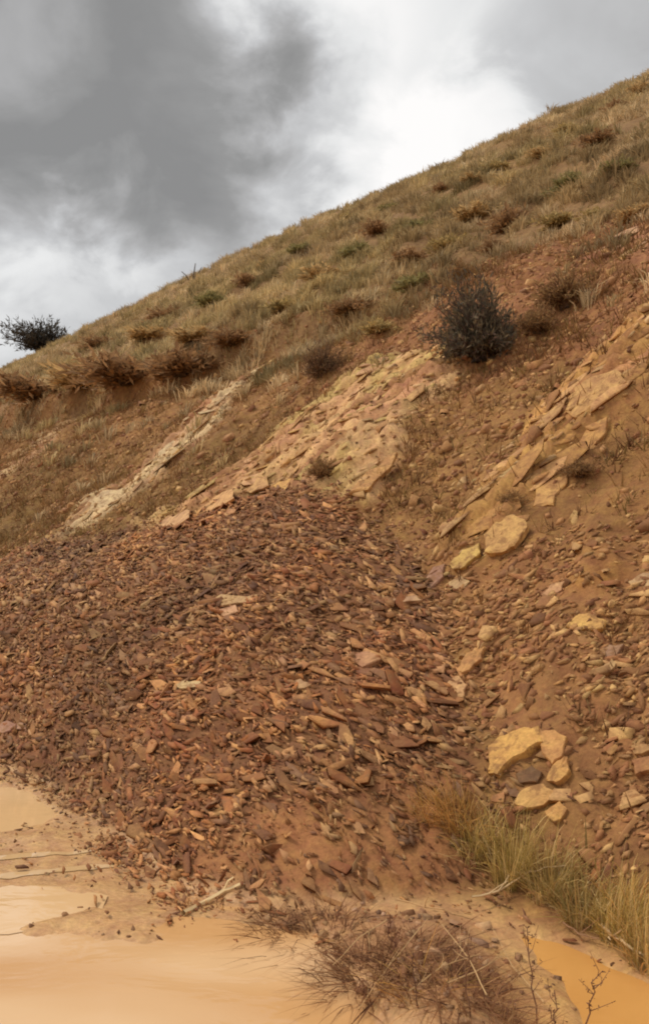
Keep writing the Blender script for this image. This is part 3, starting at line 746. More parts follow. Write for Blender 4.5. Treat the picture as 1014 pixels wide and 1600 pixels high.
# ------------------------------------------------------------------ rock outcrops: thing > slab pieces
slab_var = []
for i in range(18):
    T = plate_template(7, 1300 + i, 1.0, 0.97); F = plate_faces(7)
    slab_var.append(mesh_np('slab', T, np.concatenate([np.array(f) for f in F]), np.array([len(f) for f in F]), M_rocko))
def outcrop(key, n, label, pal, lrange, seed, traced=()):
    poly = OUT[key]; r = np.random.default_rng(seed)
    lo, hi = poly.min(0), poly.max(0)
    cen = poly.mean(0); base = Vector((cen[0], cen[1], float(height(np.array([cen[0]]), np.array([cen[1]]))[0])))
    root = empty('rock_outcrop', base); tag(root, label, 'rock outcrop', 'bedrock outcrops on the cut bank')
    X = r.uniform(lo[0], hi[0], n * 12); Y = r.uniform(lo[1], hi[1], n * 12)
    ok = wsd(X, Y, poly, 0.35, 1.8, 120) < -0.02; X, Y = X[ok][:n], Y[ok][:n]
    m = len(X); Z = height(X, Y); nr = normal_at(X, Y, 0.3)
    L = np.tile(LD[key], (m, 1)); side = np.cross(nr, L); side /= np.linalg.norm(side, axis=1, keepdims=True)
    ang = r.normal(0, 0.11, m)
    l2 = L * np.cos(ang)[:, None] + side * np.sin(ang)[:, None]
    # shingled: the downhill side of each plate stands proud
    nz = nr - side * np.sign(side[:, 2:3]) * r.uniform(0.0, 0.22, (m, 1))
    ax, ay, az = frames(nz, l2, 0.10, r)
    ln = r.uniform(*lrange, m) * r.choice([0.5, 0.8, 1.3], m); wd_ = ln * r.uniform(0.16, 0.46, m); th = r.uniform(0.014, 0.038, m)
    P = np.stack([X, Y, Z], -1) + az * (th * r.uniform(-0.45, 0.05, m))[:, None]
    for i in range(m):
        o = link('slab', slab_var[i % len(slab_var)]); o.parent = root
        M = Matrix(((ax[i][0] * ln[i], ay[i][0] * wd_[i], az[i][0] * th[i], P[i][0] - base.x), (ax[i][1] * ln[i], ay[i][1] * wd_[i], az[i][1] * th[i], P[i][1] - base.y),
                    (ax[i][2] * ln[i], ay[i][2] * wd_[i], az[i][2] * th[i], P[i][2] - base.z), (0, 0, 0, 1)))
        o.matrix_local = M
        c = np.array(lin(pal[int(r.integers(len(pal)))])) * r.uniform(0.82, 1.15); o.color = (*[float(q) for q in c], 1)
    for k, (pts, th_, c) in enumerate(traced):
        trace_slab('slab', pts, th_ * 0.6, c, 0.035, seed + k, parent=root)
    return root
outcrop('a', 80, 'pale cream rib of layered rock running up the bank at left', [(208, 176, 130), (196, 162, 116), (214, 184, 140), (176, 138, 96)], (0.3, 0.8), 501,
        [([(112, 832), (134, 788), (160, 766), (194, 762), (190, 782), (145, 814)], .10, (212, 182, 136))])
outcrop('b', 170, 'wide tan and yellowish layered rock face above the landslide head', [(206, 158, 102), (198, 152, 92), (190, 158, 96), (212, 164, 118), (180, 132, 86), (200, 166, 100)], (0.25, 0.75), 502,
        [([(214, 836), (262, 806), (292, 796), (296, 808), (250, 832)], .04, (206, 160, 112)), ([(300, 800), (330, 776), (362, 764), (366, 778), (322, 802)], .04, (210, 160, 106)), ([(368, 770), (392, 748), (418, 742), (420, 758), (392, 770)], .04, (204, 158, 104)), ([(426, 758), (450, 748), (478, 752), (470, 774), (432, 774)], .08, (214, 164, 96)),
         ([(545, 770), (575, 735), (620, 705), (612, 728), (575, 765)], .07, (204, 154, 98))])
outcrop('c', 170, 'ochre layered rock face high on the right side of the bank', [(190, 140, 84), (180, 130, 76), (178, 138, 92), (198, 150, 98), (164, 114, 70)], (0.22, 0.65), 503,
        [([(882, 642), (895, 606), (925, 588), (962, 576), (978, 596), (930, 632), (900, 652)], .09, (192, 146, 92)), ([(832, 792), (836, 760), (868, 732), (888, 740), (864, 788)], .10, (194, 146, 90)),
         ([(742, 768), (780, 735), (820, 722), (828, 736), (780, 765)], .07, (192, 158, 104)), ([(900, 700), (918, 668), (948, 650), (946, 676), (915, 712)], .08, (190, 140, 84))])
outcrop('d', 34, 'thin pinkish rock ledges beneath the grass at the right picture edge', [(184, 134, 100), (166, 110, 78), (196, 152, 116)], (0.3, 0.8), 504)
outcrop('e', 26, 'narrow pale rock band at the left picture edge of the bank', [(200, 166, 118), (186, 150, 104)], (0.3, 0.8), 505)

# ------------------------------------------------------------------ plants
class PB:
    """collects blades, leaves and stems with colours"""
    def __init__(s): s.v = []; s.f = []; s.c = []
    def strip(s, pts, w, col, side, tipcol=None):
        n = len(pts); o = len(s.v)
        for i, p in enumerate(pts):
            ww = w * (1 - (i / (n - 1)) ** 1.6); a = p - side * ww / 2
            cl = col if tipcol is None else col + (tipcol - col) * (i / (n - 1))
            s.v.append(a); s.c.append(cl)
            if i < n - 1: s.v.append(p + side * ww / 2); s.c.append(cl)
        for i in range(n - 1):
            a = o + 2 * i
            if i < n - 2: s.f.append((a, a + 1, a + 3, a + 2))
            else: s.f.append((a, a + 1, a + 2))
    def tube(s, pts, r0, r1, col, k=4):
        n = len(pts); o = len(s.v)
        for i, p in enumerate(pts):
            t = pts[min(i + 1, n - 1)] - pts[max(i - 1, 0)]; t = t / (np.linalg.norm(t) + 1e-9)
            a = np.cross(t, (0.3, 0.9, 0.2)); a /= np.linalg.norm(a) + 1e-9; c = np.cross(t, a); r = r0 + (r1 - r0) * i / (n - 1)
            for j in range(k):
                q = 2 * math.pi * j / k; s.v.append(p + a * r * math.cos(q) + c * r * math.sin(q)); s.c.append(col)
        for i in range(n - 1):
            for j in range(k): s.f.append((o + i * k + j, o + i * k + (j + 1) % k, o + (i + 1) * k + (j + 1) % k, o + (i + 1) * k + j))
        s.f.append(tuple(o + (n - 1) * k + j for j in range(k)))
    def leaf(s, p, d, side, ln, w, col):
        o = len(s.v); s.v += [p, p + d * ln * 0.45 + side * w / 2, p + d * ln, p + d * ln * 0.45 - side * w / 2]; s.c += [col] * 4; s.f.append((o, o + 1, o + 2, o + 3))
    def mesh(s, name, mat):
        me = bpy.data.meshes.new(name); me.from_pydata([tuple(map(float, q)) for q in s.v], [], s.f); me.materials.append(mat)
        at = me.color_attributes.new('Col', 'FLOAT_COLOR', 'POINT'); cc_ = np.ones((len(s.v), 4), np.float32); cc_[:, :3] = np.array(s.c)
        at.data.foreach_set('color', cc_.ravel()); return me
def rdir(r, up=0.3, spread=1.0):
    a = r.uniform(0, 2 * math.pi); z = r.uniform(up, 1.0); h = math.sqrt(max(0, 1 - z * z)) * spread
    d = np.array([math.cos(a) * h, math.sin(a) * h, z]); return d / np.linalg.norm(d)
L3 = lambda c: np.array(lin(c))
def ground_at(px, py):
    P, s = cast([px], [py], height); return P[0], float(s[0])

# --- dry grass over the hill: too many blades to count
def hill_grass():
    r = np.random.default_rng(61)
    n = 30000
    s = 10 * np.exp(r.uniform(0, math.log(20), n)); az = r.uniform(R(-26), R(26), n)
    x = s * np.sin(az); y = s * np.cos(az); u, v = to_uv(x, y)
    n1 = fbm(x * 0.8, y * 0.8, 4, 101); n2 = fbm(x * 2.6, y * 2.6, 4, 102)
    tv = v - brow(u) + 1.6 * n1 + 0.8 * n2
    dens = sstep(-0.9, 0.6, tv) * (0.72 + 0.9 * fbm(x * 0.5, y * 0.5, 3, 140)) + 0.07 * sstep(2.0, 7, v) * sstep(8, 12, u) + 0.05 * sstep(3.5, 8, v)
    dens *= 1 - 0.75 * sstep(0.4, -0.4, wsd(x, y, RED, 1.2, 1.0, 111))
    for k in 'abce': dens *= 1 - 0.85 * sstep(0.3, -0.1, sdist(x, y, OUT[k]))
    cd, cv = cell(x, y, 1.25, 400)
    dens *= 0.22 + 1.0 * sstep(0.60, 0.2, cd)
    k = (r.random(n) < dens) & (v > 3.0) & (mound_d(x, y) < 0); x, y, s, cd, cv = x[k], y[k], s[k], cd[k], cv[k]; n = len(x)
    z = height(x, y)
    NB_ = 25
    sc_ = (0.20 + 0.0052 * np.minimum(s, 70)) * r.uniform(0.6, 1.4, n) * (1.25 - 0.75 * np.clip(cd, 0, 0.8))
    g = 0.7 * fbm(x * 0.22, y * 0.22, 3, 141) + 1.1 * (cv - 0.5) + 0.3 * fbm(x * 1.1, y * 1.1, 2, 142)
    cA, cB, cC = L3((200, 174, 116)), L3((164, 142, 92)), L3((216, 188, 138))
    base = cA[None] + (cB - cA)[None] * sstep(0.0, 0.4, g)[:, None] + (cC - cA)[None] * sstep(0.0, 0.45, -g)[:, None]
    uu, vv = to_uv(x, y)
    br = sstep(-0.15, 0.35, fbm(x * 0.3, y * 0.3, 3, 145) + 0.25 * (1 - sstep(0.35, 0.75, uu / (vv + 8))))[:, None]
    base = base * (1 - 0.45 * br) + 0.45 * br * L3((176, 142, 100))[None]
    base = base * 0.88 + 0.12 * base.mean(1, keepdims=True)
    base = base * (0.84 + 0.4 * _hash(np.floor(cv * 997).astype(np.int64), np.floor(cv * 131).astype(np.int64), 3))[:, None]
    a = r.uniform(0, 2 * math.pi, (n, NB_)); ro = r.uniform(0, 0.5, (n, NB_)); out = r.uniform(0.1, 1.0, (n, NB_)); hh = r.uniform(0.5, 1.1, (n, NB_))
    S = sc_[:, None]
    bx = x[:, None] + np.cos(a) * ro * S; by = y[:, None] + np.sin(a) * ro * S
    bz = np.repeat(z[:, None], NB_, 1) + (height(bx.ravel(), by.ravel()).reshape(n, NB_) - z[:, None]) - 0.02
    w = S * 0.035 * (0.6 + r.random((n, NB_))); pa_ = a + math.pi / 2 + r.normal(0, .5, (n, NB_))
    p0 = np.stack([bx - np.cos(pa_) * w, by - np.sin(pa_) * w, bz], -1); p1 = np.stack([bx + np.cos(pa_) * w, by + np.sin(pa_) * w, bz], -1)
    mx = bx + np.cos(a) * out * S * .3; my = by + np.sin(a) * out * S * .3; mz_ = bz + hh * S * .6
    p2 = np.stack([mx - np.cos(pa_) * w * .8, my - np.sin(pa_) * w * .8, mz_], -1); p3 = np.stack([mx + np.cos(pa_) * w * .8, my + np.sin(pa_) * w * .8, mz_], -1)
    p4 = np.stack([bx + np.cos(a) * out * S * .85, by + np.sin(a) * out * S * .85, bz + hh * S * (1.0 - .35 * out)], -1)
    V = np.stack([p0, p1, p2, p3, p4], 2).reshape(-1, 3)
    m = n * NB_; o = np.arange(m)[:, None] * 5
    loops = (o + np.array([[0, 1, 3, 2, 2, 3, 4]])).ravel(); counts = np.tile([4, 3], m)
    c = np.repeat(np.repeat(base, NB_, 0) * r.uniform(0.6, 1.3, (m, 1)), 5, 0)
    me = mesh_np('hill_grass', V, loops, counts, M_plant, c)
    return tag(link('hill_grass', me), 'dry olive and straw grass covering the upper hillside', 'grass', kind='stuff')
hill_grass()
# --- dead stubble and short stems over the bare bank
def bank_stubble():
    r = np.random.default_rng(62); n = 26000
    u = r.uniform(-1, 30, n); v = r.uniform(0.3, 9.5, n); x, y = to_xy(u, v)
    w = 0.35 + 1.1 * fbm(x * 0.7, y * 0.7, 3, 150) + 0.25 * sstep(6, 11, u)
    for k in 'abc': w = w * (1 - 0.8 * sstep(0.1, -0.2, sdist(x, y, OUT[k])))
    w = w * (1 - 0.85 * sstep(0.3, -0.1, sdist(x, y, RUB)))
    k = (r.random(n) < w) & (mound_d(x, y) < -0.05); x, y = x[k], y[k]; n = len(x); NB_ = 9
    S = (0.10 + 0.12 * r.random(n))[:, None]
    a = r.uniform(0, 6.28, (n, NB_)); bx = x[:, None] + np.cos(a) * S * r.uniform(0, .5, (n, NB_)); by = y[:, None] + np.sin(a) * S * r.uniform(0, .5, (n, NB_))
    bz = height(bx.ravel(), by.ravel()).reshape(n, NB_) - .01; o = r.uniform(.2, 1.2, (n, NB_)); h = r.uniform(.3, 1.1, (n, NB_)); w = S * .04; pa_ = a + 1.57
    p0 = np.stack([bx - np.cos(pa_) * w, by - np.sin(pa_) * w, bz], -1); p1 = np.stack([bx + np.cos(pa_) * w, by + np.sin(pa_) * w, bz], -1)
    p2 = np.stack([bx + np.cos(a) * o * S, by + np.sin(a) * o * S, bz + h * S], -1)
    V = np.stack([p0, p1, p2], 2).reshape(-1, 3); m = n * NB_
    pal = np.array([lin(c) for c in [(150, 110, 70), (132, 96, 62), (166, 130, 84), (140, 116, 70), (118, 84, 58)]])
    c = np.repeat(np.repeat(pal[r.integers(0, 5, n)], NB_, 0) * r.uniform(.7, 1.25, (m, 1)), 3, 0)
    me = mesh_np('bank_stubble', V, np.arange(m * 3), np.full(m, 3), M_plant, c)
    return tag(link('bank_stubble', me), 'sparse dead brown stubble growing over the bare bank', 'stubble', kind='stuff')
bank_stubble()

# --- shrubs
def shrub_meshes(seed, nb, nl, cols, stemcol, leaf=(0.05, 0.014), h=0.8, flat=0.15, curl=0.25):
    """unit-size bush, radius about 0.5: stems and fine foliage"""
    r = np.random.default_rng(seed); st, fo = PB(), PB()
    lob = [(r.uniform(0, 6.28), r.uniform(-0.4, 0.35)) for _ in range(6)]
    for i in range(nb):
        d = rdir(r, flat); a = math.atan2(d[1], d[0])
        reach = 0.5 * r.uniform(0.42, 1.12) * (1 + sum(w * max(0, math.cos(a - q)) ** 3 for q, w in lob))
        pts = [np.array([r.normal(0, .04), r.normal(0, .04), -0.03])]
        for q in range(5):
            t = (q + 1) / 5
            p = d * reach * t * np.array([1, 1, h * 2 * 0.62]); p[2] += curl * 0.5 * t * (1 - t) + 0.02
            pts.append(p + r.normal(0, 0.018, 3) * t)
        st.tube(pts, 0.009, 0.002, stemcol * r.uniform(0.6, 1.2), 3)
        for q in range(nl):
            t = 1 - r.random() ** 1.7 * 0.85; k = min(int(t * 5), 4); f = t * 5 - k
            p = pts[k] * (1 - f) + pts[k + 1] * f + r.normal(0, 0.028, 3)
            dd = d * 0.6 + r.normal(0, 0.6, 3) + np.array([0, 0, 0.25]); dd /= np.linalg.norm(dd); sd_ = np.cross(dd, r.normal(0, 1, 3)); sd_ /= np.linalg.norm(sd_) + 1e-9
            c = cols[int(r.integers(len(cols)))] * r.uniform(0.6, 1.35)
            fo.leaf(p, dd, sd_, leaf[0] * r.uniform(.6, 1.5), leaf[1] * r.uniform(.7, 1.4), c)
    return st.mesh('stems', M_wood), fo.mesh('foliage', M_plant)
def put_shrub(name, meshes, px, py, wpx, hpx, label, cat, group=None, rz=None):
    P, s = ground_at(px, py)
    dep = project(P[None])[2][0]
    w = wpx / FPX * dep; h = hpx / FPX * dep
    root = empty(name, P, random.uniform(0, 6.28) if rz is None else rz); tag(root, label, cat, group)
    for me in meshes:
        o = link(me.name.split('.')[0], me, root); o.scale = (w, w, h / 0.62)
    return root
dark = shrub_meshes(11, 330, 26, [L3((108, 96, 76)), L3((90, 84, 70)), L3((124, 108, 82)), L3((106, 86, 72))], L3((86, 70, 60)), (0.055, 0.012), 0.85, -0.05)
put_shrub('dark_bush', dark, 752, 560, 166, 146, 'big dark grey-green rounded bush standing out on the red bank', 'bush')
brown = shrub_meshes(12, 200, 20, [L3((138, 104, 76)), L3((120, 92, 70)), L3((150, 120, 84))], L3((100, 76, 58)), (0.07, 0.014), 0.8, 0.0)
put_shrub('brown_bush', brown, 502, 588, 74, 66, 'small round brown bush at the brow above the layered rock', 'bush')
sil = shrub_meshes(13, 210, 22, [L3((84, 76, 64)), L3((72, 66, 58))], L3((66, 56, 50)), (0.08, 0.016), 0.7, 0.05)
put_shrub('skyline_bush', sil, 66, 549, 92, 52, 'dark thorny bush on the skyline against the grey sky', 'bush')
low = shrub_meshes(14, 170, 18, [L3((160, 122, 82)), L3((140, 106, 72)), L3((174, 140, 92))], L3((116, 86, 62)), (0.07, 0.014), 0.6, 0.0)
put_shrub('dry_shrub', low, 885, 480, 120, 78, 'wide straw-brown shrub to the right of the dark bush', 'shrub')
put_shrub('dry_shrub', low, 838, 520, 80, 62, 'brown twiggy shrub hugging the right flank of the dark bush', 'shrub', rz=2.1)
put_shrub('dry_shrub', low, 722, 438, 62, 44, 'purplish brown shrub just above the dark bush', 'shrub', rz=4.4)
put_shrub('dry_shrub', low, 905, 745, 70, 40, 'scraggy brown shrub among the ochre rock on the right', 'shrub', rz=1.2)
put_shrub('dry_shrub', low, 500, 745, 52, 46, 'twiggy reddish shrub rooted where the slide broke from the rock', 'shrub', rz=3.3)
put_shrub('dry_shrub', low, 800, 790, 60, 34, 'low brown shrub on the rock shelf above the large ochre slab', 'shrub', rz=5.0)
hs_cols = [[q * 1.2 for q in w] for w in [[L3((176, 152, 100)), L3((150, 130, 84)), L3((186, 160, 108))], [L3((166, 130, 90)), L3((144, 112, 80))], [L3((150, 138, 88)), L3((130, 120, 78))], [L3((196, 166, 116)), L3((178, 148, 102))]]]
hsm = [shrub_meshes(20 + i, 90, 20, hs_cols[i], L3((110, 86, 62)), (0.11, 0.034), 0.6, 0.0) for i in range(4)]
HS = [(541, 346, 26, 16), (590, 366, 44, 22), (655, 362, 40, 20), (735, 345, 60, 26), (698, 392, 60, 22), (795, 362, 70, 36), (890, 300, 64, 26), (846, 246, 36, 18), (782, 268, 40, 18), (932, 224, 46, 22),
      (965, 270, 44, 24), (1002, 148, 34, 18), (876, 352, 60, 22), (638, 412, 60, 22), (560, 402, 54, 20), (505, 440, 60, 24), (440, 488, 60, 24), (396, 446, 50, 20), (332, 480, 56, 24), (300, 535, 56, 26),
      (365, 540, 56, 26), (205, 600, 110, 56), (130, 606, 100, 46), (285, 588, 90, 48), (60, 622, 96, 46), (545, 490, 60, 26), (652, 452, 60, 26), (985, 345, 54, 22), (925, 345, 50, 22), (690, 300, 30, 14),
      (610, 330, 30, 14), (735, 285, 30, 14), (880, 208, 34, 16), (960, 175, 34, 16), (470, 395, 34, 16), (420, 415, 30, 14), (260, 500, 44, 20), (225, 530, 48, 22), (160, 545, 44, 20), (20, 620, 50, 28), (590, 520, 54, 24), (770, 395, 40, 22)]
BANDS = {}
for i, (a, c, w, h) in enumerate(HS):
    k = (1, 3, 1)[i % 3] if i in (20, 21, 22, 23, 24, 39, 36, 37, 38, 19) else i % 4
    nm = ['low olive shrub', 'low brown shrub', 'low dark green shrub', 'low straw-coloured shrub'][k]
    band = 'near the skyline of the grassy hill' if i in (0, 1, 2, 7, 8, 9, 11, 29, 30, 31, 32, 33, 34, 35) else ('hanging over the brow of the bank at left' if i in (20, 21, 22, 23, 24, 39, 36, 37, 38, 19) else 'dotted over the middle of the grassy slope')
    BANDS.setdefault(band, []).append((a, c, w, h, k, nm))
ORD = ['first', 'second', 'third', 'fourth', 'fifth', 'sixth', 'seventh', 'eighth', 'ninth', 'tenth', 'eleventh', 'twelfth', 'thirteenth', 'fourteenth', 'fifteenth', 'sixteenth', 'seventeenth', 'eighteenth', 'nineteenth', 'twentieth']
for band, lst in BANDS.items():
    for q, (a, c, w, h, k, nm) in enumerate(sorted(lst)):
        put_shrub('hill_shrub', hsm[k], a, c, w * (1.7 if 'brow' in band else 1.25), h * (1.05 if 'brow' in band else 1.2), f'{nm} {band}, {ORD[q]} from left', 'shrub', f'shrubs {band}')
# bare sprig on the skyline
def sprig(px, py, h_px, label, seed):
    P, s = ground_at(px, py); r = np.random.default_rng(seed); pb = PB(); dep = project(P[None])[2][0]; h = h_px / FPX * dep
    for i in range(5):
        d = rdir(r, 0.6); pts = [np.array([0, 0, -0.1])] + [d * h * t + r.normal(0, .04 * h, 3) for t in (0.3, 0.6, 1.0)]
        pb.tube(pts, 0.05 * h, 0.02 * h, L3((90, 78, 60)), 3)
    o = link('bare_sprig', pb.mesh('bare_sprig', M_wood)); o.location = P; return tag(o, label, 'plant')
sprig(302, 442, 30, 'thin bare sprig sticking up from the skyline at left of centre', 5)

# --- grass tussocks beside the near puddle
def tussock(name, px, py, hpx, wpx, nbl, cols, label, seed, lean=(0, 0), cat='grass', blade=0.0052, group=None, droop=0.5):
    P, s = ground_at(px, py); dep = project(P[None])[2][0]; r = np.random.default_rng(seed); pb = PB()
    H = hpx / FPX * dep; Wd = wpx / FPX * dep
    for i in range(nbl):
        a = r.uniform(0, 2 * math.pi); rr = Wd * 0.32 * math.sqrt(r.random()); o = np.array([math.cos(a) * rr, math.sin(a) * rr, -0.03])
        gx = P[0] + o[0]; gy = P[1] + o[1]; o[2] = float(np.clip(height(np.array([gx]), np.array([gy]))[0] - P[2], -0.35, 0.35)) - 0.02
        a2 = a + r.normal(0, 0.8); h = H * (r.uniform(0.25, 0.85) if r.random() < .8 else r.uniform(.8, 1.25)); out = Wd * 0.6 * r.uniform(0.05, 1.25)
        bow = r.uniform(0, droop) * h
        pts = []
        for q in range(5):
            t = q / 4
            pts.append(o + np.array([math.cos(a2) * out * t ** 1.5 + lean[0] * h * t * t, math.sin(a2) * out * t ** 1.5 + lean[1] * h * t * t, h * t - bow * t ** 3]))
        c = cols[int(r.integers(len(cols)))] * r.uniform(0.7, 1.3)
        sdv = np.array([-math.sin(a2), math.cos(a2), 0]) + r.normal(0, .5, 3); sdv /= np.linalg.norm(sdv)
        pb.strip(pts, blade * r.uniform(0.6, 1.4), c, sdv, c * np.array([1.25, 1.15, 1.0]))
    o = link(name, pb.mesh(name, M_plant)); o.location = P; return tag(o, label, cat, group)
GY = [L3((206, 180, 118)), L3((186, 160, 96)), L3((160, 140, 78)), L3((214, 190, 136)), L3((172, 150, 84))]
GG = [L3((190, 166, 102)), L3((164, 146, 84)), L3((212, 184, 122)), L3((196, 168, 104)), L3((226, 200, 146)), L3((200, 160, 102))]
GO = [L3((202, 152, 88)), L3((184, 140, 80)), L3((164, 134, 74)), L3((210, 168, 108))]
GB = [L3((140, 100, 72)), L3((158, 116, 82)), L3((116, 82, 62)), L3((178, 138, 98))]
def shade(cols, f): return [q * f for q in cols]
tussock('grass_tussock', 712, 1284, 76, 90, 300, GO, 'orange-tinged grass tussock at the upper end of the grass strip', 601, (-.1, 0))
tussock('grass_tussock', 762, 1308, 62, 80, 240, GG, 'short green tussock between the orange tussock and the slabs', 602)
tussock('grass_tussock', 800, 1372, 112, 90, 380, GY, 'tall pale straw tussock below the ochre slabs', 603, (.05, 0))
tussock('grass_tussock', 862, 1392, 100, 110, 420, shade(GG, .85), 'thick green tussock in the middle of the grass strip', 604, (.1, 0))
tussock('grass_tussock', 915, 1432, 84, 110, 420, shade(GG, .75), 'dark green tussock above the pale fallen branch', 605, (.1, 0))
tussock('grass_tussock', 968, 1462, 128, 100, 420, GY, 'yellowish tussock near the lower right water edge', 606, (.15, 0))
tussock('grass_tussock', 1015, 1498, 118, 110, 400, shade(GG, .95), 'green tussock cut off by the right picture edge', 607, (.1, 0))
tussock('grass_tussock', 985, 1425, 84, 80, 200, GO, 'orange-brown tussock under the rubble at the right edge', 608)
tussock('grass_tussock', 672, 1268, 48, 70, 200, GO, 'small straw tuft where the slide toe meets the grass strip', 613)
tussock('grass_tussock', 740, 1330, 66, 80, 260, GY, 'straw tussock on the slide side of the grass strip', 614)
tussock('grass_tussock', 432, 1450, 34, 110, 260, [q * .8 for q in GB], 'low dark dead grass reaching furthest towards the mud flat', 615, (-.4, 0), droop=1.1)
tussock('grass_tussock', 645, 1495, 46, 170, 360, [q * .9 for q in GB], 'low tangled dead brush at the back of the hump', 616, (.2, 0), droop=1.1)
tussock('grass_tussock', 730, 1550, 50, 180, 360, [q * .9 for q in GB], 'low tangled dead brush in the right half of the hump', 617, (.2, 0), droop=1.0)
tussock('grass_tussock', 490, 1478, 48, 180, 520, [q * .8 for q in GB], 'dark brown dead grass tuft beside the pale water', 609, (-.3, 0), droop=1.1)
tussock('grass_tussock', 575, 1525, 62, 190, 520, [q * .85 for q in GB], 'tangled brown dead grass on the muddy hump', 610, (-.2, 0), droop=1.0)
tussock('grass_tussock', 660, 1545, 58, 150, 200, GB + GO, 'sparse straw grass in the middle of the muddy hump', 611, (.1, 0), droop=.5, blade=.004)
tussock('grass_tussock', 780, 1610, 70, 190, 200, GB, 'low brown dead grass at the bottom picture edge', 612, droop=.7, blade=.004)

# --- dry weed stalks and fallen branches in front
def stalk(px, py, tpx, tpy, label, seed, nside=6, col=(126, 90, 68), buds=True):
    P, s = ground_at(px, py); r = np.random.default_rng(seed); dep = project(P[None])[2][0]
    top = np.array([(tpx - px) / FPX * dep, r.uniform(-.06, .06), (py - tpy) / FPX * dep])
    root = empty('dry_weed', P); tag(root, label, 'weed', 'dry weed stalks on the muddy hump')
    st, bd = PB(), PB(); c = L3(col)
    pts = [top * t + r.normal(0, .008, 3) * (t > 0) - np.array([0, 0, .02]) * (t == 0) for t in np.linspace(0, 1, 7)]
    st.tube(pts, .0032, .0014, c, 4)
    for i in range(nside):
        t = r.uniform(.25, .95); k = min(int(t * 6), 5); p = pts[k] + (pts[k + 1] - pts[k]) * (t * 6 - k)
        d = rdir(r, .2); ln = np.linalg.norm(top) * r.uniform(.12, .35); q = [p, p + d * ln * .5 + r.normal(0, .008, 3), p + d * ln + np.array([0, 0, .02])]
        st.tube(q, .0018, .0008, c * 1.1, 3)
        if buds:
            for m in range(5):
                pp = q[1] + (q[2] - q[1]) * r.random() + r.normal(0, .004, 3); dd = rdir(r, -.5); bd.leaf(pp, dd, np.cross(dd, rdir(r)), .013, .005, c * r.uniform(.6, 1.3))
    if buds:
        for m in range(22):
            t = r.uniform(.35, 1); k = min(int(t * 6), 5); p = pts[k] + (pts[k + 1] - pts[k]) * (t * 6 - k); dd = rdir(r, -.3); bd.leaf(p, dd, np.cross(dd, rdir(r)), .014, .006, c * r.uniform(.6, 1.3))
        tag(link('seed_heads', bd.mesh('seed_heads', M_plant), root), kind='stuff')
    link('stem', st.mesh('stem', M_wood), root); return root
stalk(838, 1600, 830, 1462, 'tall dark weed stalk standing before the orange water', 701)
stalk(905, 1625, 930, 1508, 'dark weed stalk at the bottom nearest the right puddle', 702)
stalk(735, 1590, 728, 1470, 'thin weed stalk in the middle of the muddy hump', 703, col=(124, 90, 66))
stalk(612, 1500, 612, 1432, 'short reddish weed stalk at the back of the hump', 704, col=(120, 78, 58))
stalk(690, 1600, 672, 1490, 'leaning weed stalk left of the thin middle stalk', 705, col=(140, 104, 74))
stalk(790, 1615, 800, 1500, 'pale weed stalk between the middle and the tall dark stalk', 706, col=(166, 128, 88), buds=False)
stalk(655, 1575, 640, 1500, 'small branching weed at the left part of the hump', 707, col=(110, 78, 58))
stalk(870, 1640, 862, 1560, 'stubby weed at the bottom edge beside the tall dark stalk', 708)
def branch(pxs, r0, r1, col, label, seed, name='fallen_branch', lift=.03, twigs=4, hf=height, jit=.7):
    a = np.array(pxs, float); P, _ = cast(a[:, 0], a[:, 1], hf); P[:, 2] += lift; r = np.random.default_rng(seed)
    Q = []
    for i in range(len(P) - 1):
        for t in (0, .33, .66): Q.append(P[i] * (1 - t) + P[i + 1] * t + r.normal(0, r0 * jit, 3))
    Q.append(P[-1]); org = Q[0].copy(); Q = [q - org for q in Q]
    root = empty(name, org); tag(root, label, 'branch'); pb = PB(); pb.tube(Q, r0, r1, L3(col), 5); link('stem', pb.mesh('stem', M_wood), root)
    for i in range(twigs):
        k = int(r.integers(1, len(Q) - 1)); d = (Q[k + 1] - Q[k]); d = d / np.linalg.norm(d) + rdir(r, .1) * .9; d /= np.linalg.norm(d); ln = r.uniform(.06, .16)
        pb = PB(); pb.tube([Q[k], Q[k] + d * ln * .5 + r.normal(0, .006, 3), Q[k] + d * ln], r0 * .45, r1 * .5, L3(col), 4); link('twig', pb.mesh('twig', M_wood), root)
    return root
branch([(738, 1424), (775, 1412), (815, 1388), (852, 1376), (884, 1372)], .006, .003, (206, 176, 132), 'pale bare branch lying across the foot of the grass strip', 801, lift=.06)
branch([(940, 1465), (965, 1485), (990, 1505), (1020, 1522)], .010, .006, (196, 166, 124), 'pale thick branch under the grass at lower right', 802, lift=.05, twigs=2)
branch([(880, 1452), (905, 1470), (935, 1478)], .005, .003, (150, 112, 80), 'thin brown twig at the edge of the orange water', 803, lift=.03, twigs=2)
branch([(286, 1432), (318, 1414), (350, 1396), (376, 1386)], .014, .011, (222, 190, 140), 'straight pale stick lying on the wet mud flat', 804, 'mud_stick', lift=.012, twigs=1, jit=.12)
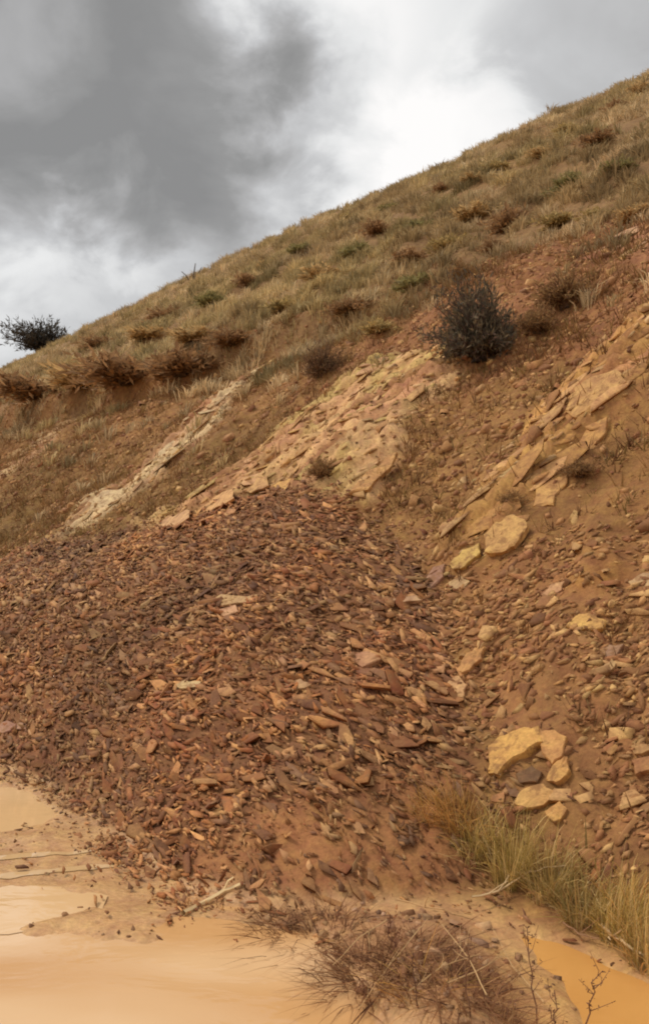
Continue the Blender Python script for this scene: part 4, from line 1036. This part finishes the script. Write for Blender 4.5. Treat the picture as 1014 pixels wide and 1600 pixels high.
branch([(620, 1432), (690, 1452), (740, 1468)], .004, .002, (186, 146, 100), 'long thin straw stem bent over the muddy hump', 805, lift=.08, twigs=2)

for q, (pp, lb) in enumerate([([(560, 1600), (600, 1540), (640, 1490), (668, 1455)], 'straw stem rising from the dead grass towards the slide toe'), ([(700, 1570), (760, 1540), (800, 1500)], 'straw stem leaning right across the middle of the hump'),
                              ([(760, 1600), (735, 1540), (690, 1480)], 'straw stem leaning left across the middle of the hump'), ([(850, 1590), (800, 1530), (770, 1470)], 'pale straw stem in front of the orange water'),
                              ([(640, 1580), (690, 1540), (750, 1520)], 'nearly level straw stem low on the hump'), ([(610, 1470), (560, 1500), (520, 1545)], 'straw stem drooping towards the pale water')]):
    branch(pp, .0028, .0015, (198, 160, 112), lb, 820 + q, 'straw_stem', lift=.05 + .02 * (q % 3), twigs=3)

# --- shallow rills of water on the mud flat
def rill(pxs, w):
    a = np.array(pxs, float); P, _ = cast(a[:, 0], a[:, 1], height); V, f = [], []
    pts = []
    for i in range(len(P) - 1):
        for t in np.linspace(0, 1, 9)[:-1]: pts.append(P[i] * (1 - t) + P[i + 1] * t)
    pts.append(P[-1]); pts = np.array(pts); n = len(pts)
    for i, p in enumerate(pts):
        d = pts[min(i + 1, n - 1)] - pts[max(i - 1, 0)]; d /= np.linalg.norm(d); s = np.array([-d[1], d[0], 0]) * w * (0.5 + 0.9 * (vnoise(np.array([i * .4]), np.array([w * 99]), 9)[0] + .5)) * math.sin(math.pi * (i + .6) / (n + .2)) ** .4
        for q in (p - s, p + s): V.append((q[0], q[1], float(height(np.array([q[0]]), np.array([q[1]]))[0]) + .0035))
    f = [(2 * i, 2 * i + 1, 2 * i + 3, 2 * i + 2) for i in range(n - 1)]
    me = bpy.data.meshes.new('water_rill'); me.from_pydata(V, [], f); me.materials.append(M_rill)
    tag(link('water_rill', me), kind='structure')
rill([(-60, 1346), (0, 1341), (80, 1334), (150, 1328)], .036)
rill([(-60, 1376), (0, 1370), (70, 1363), (135, 1356), (195, 1353)], .038)
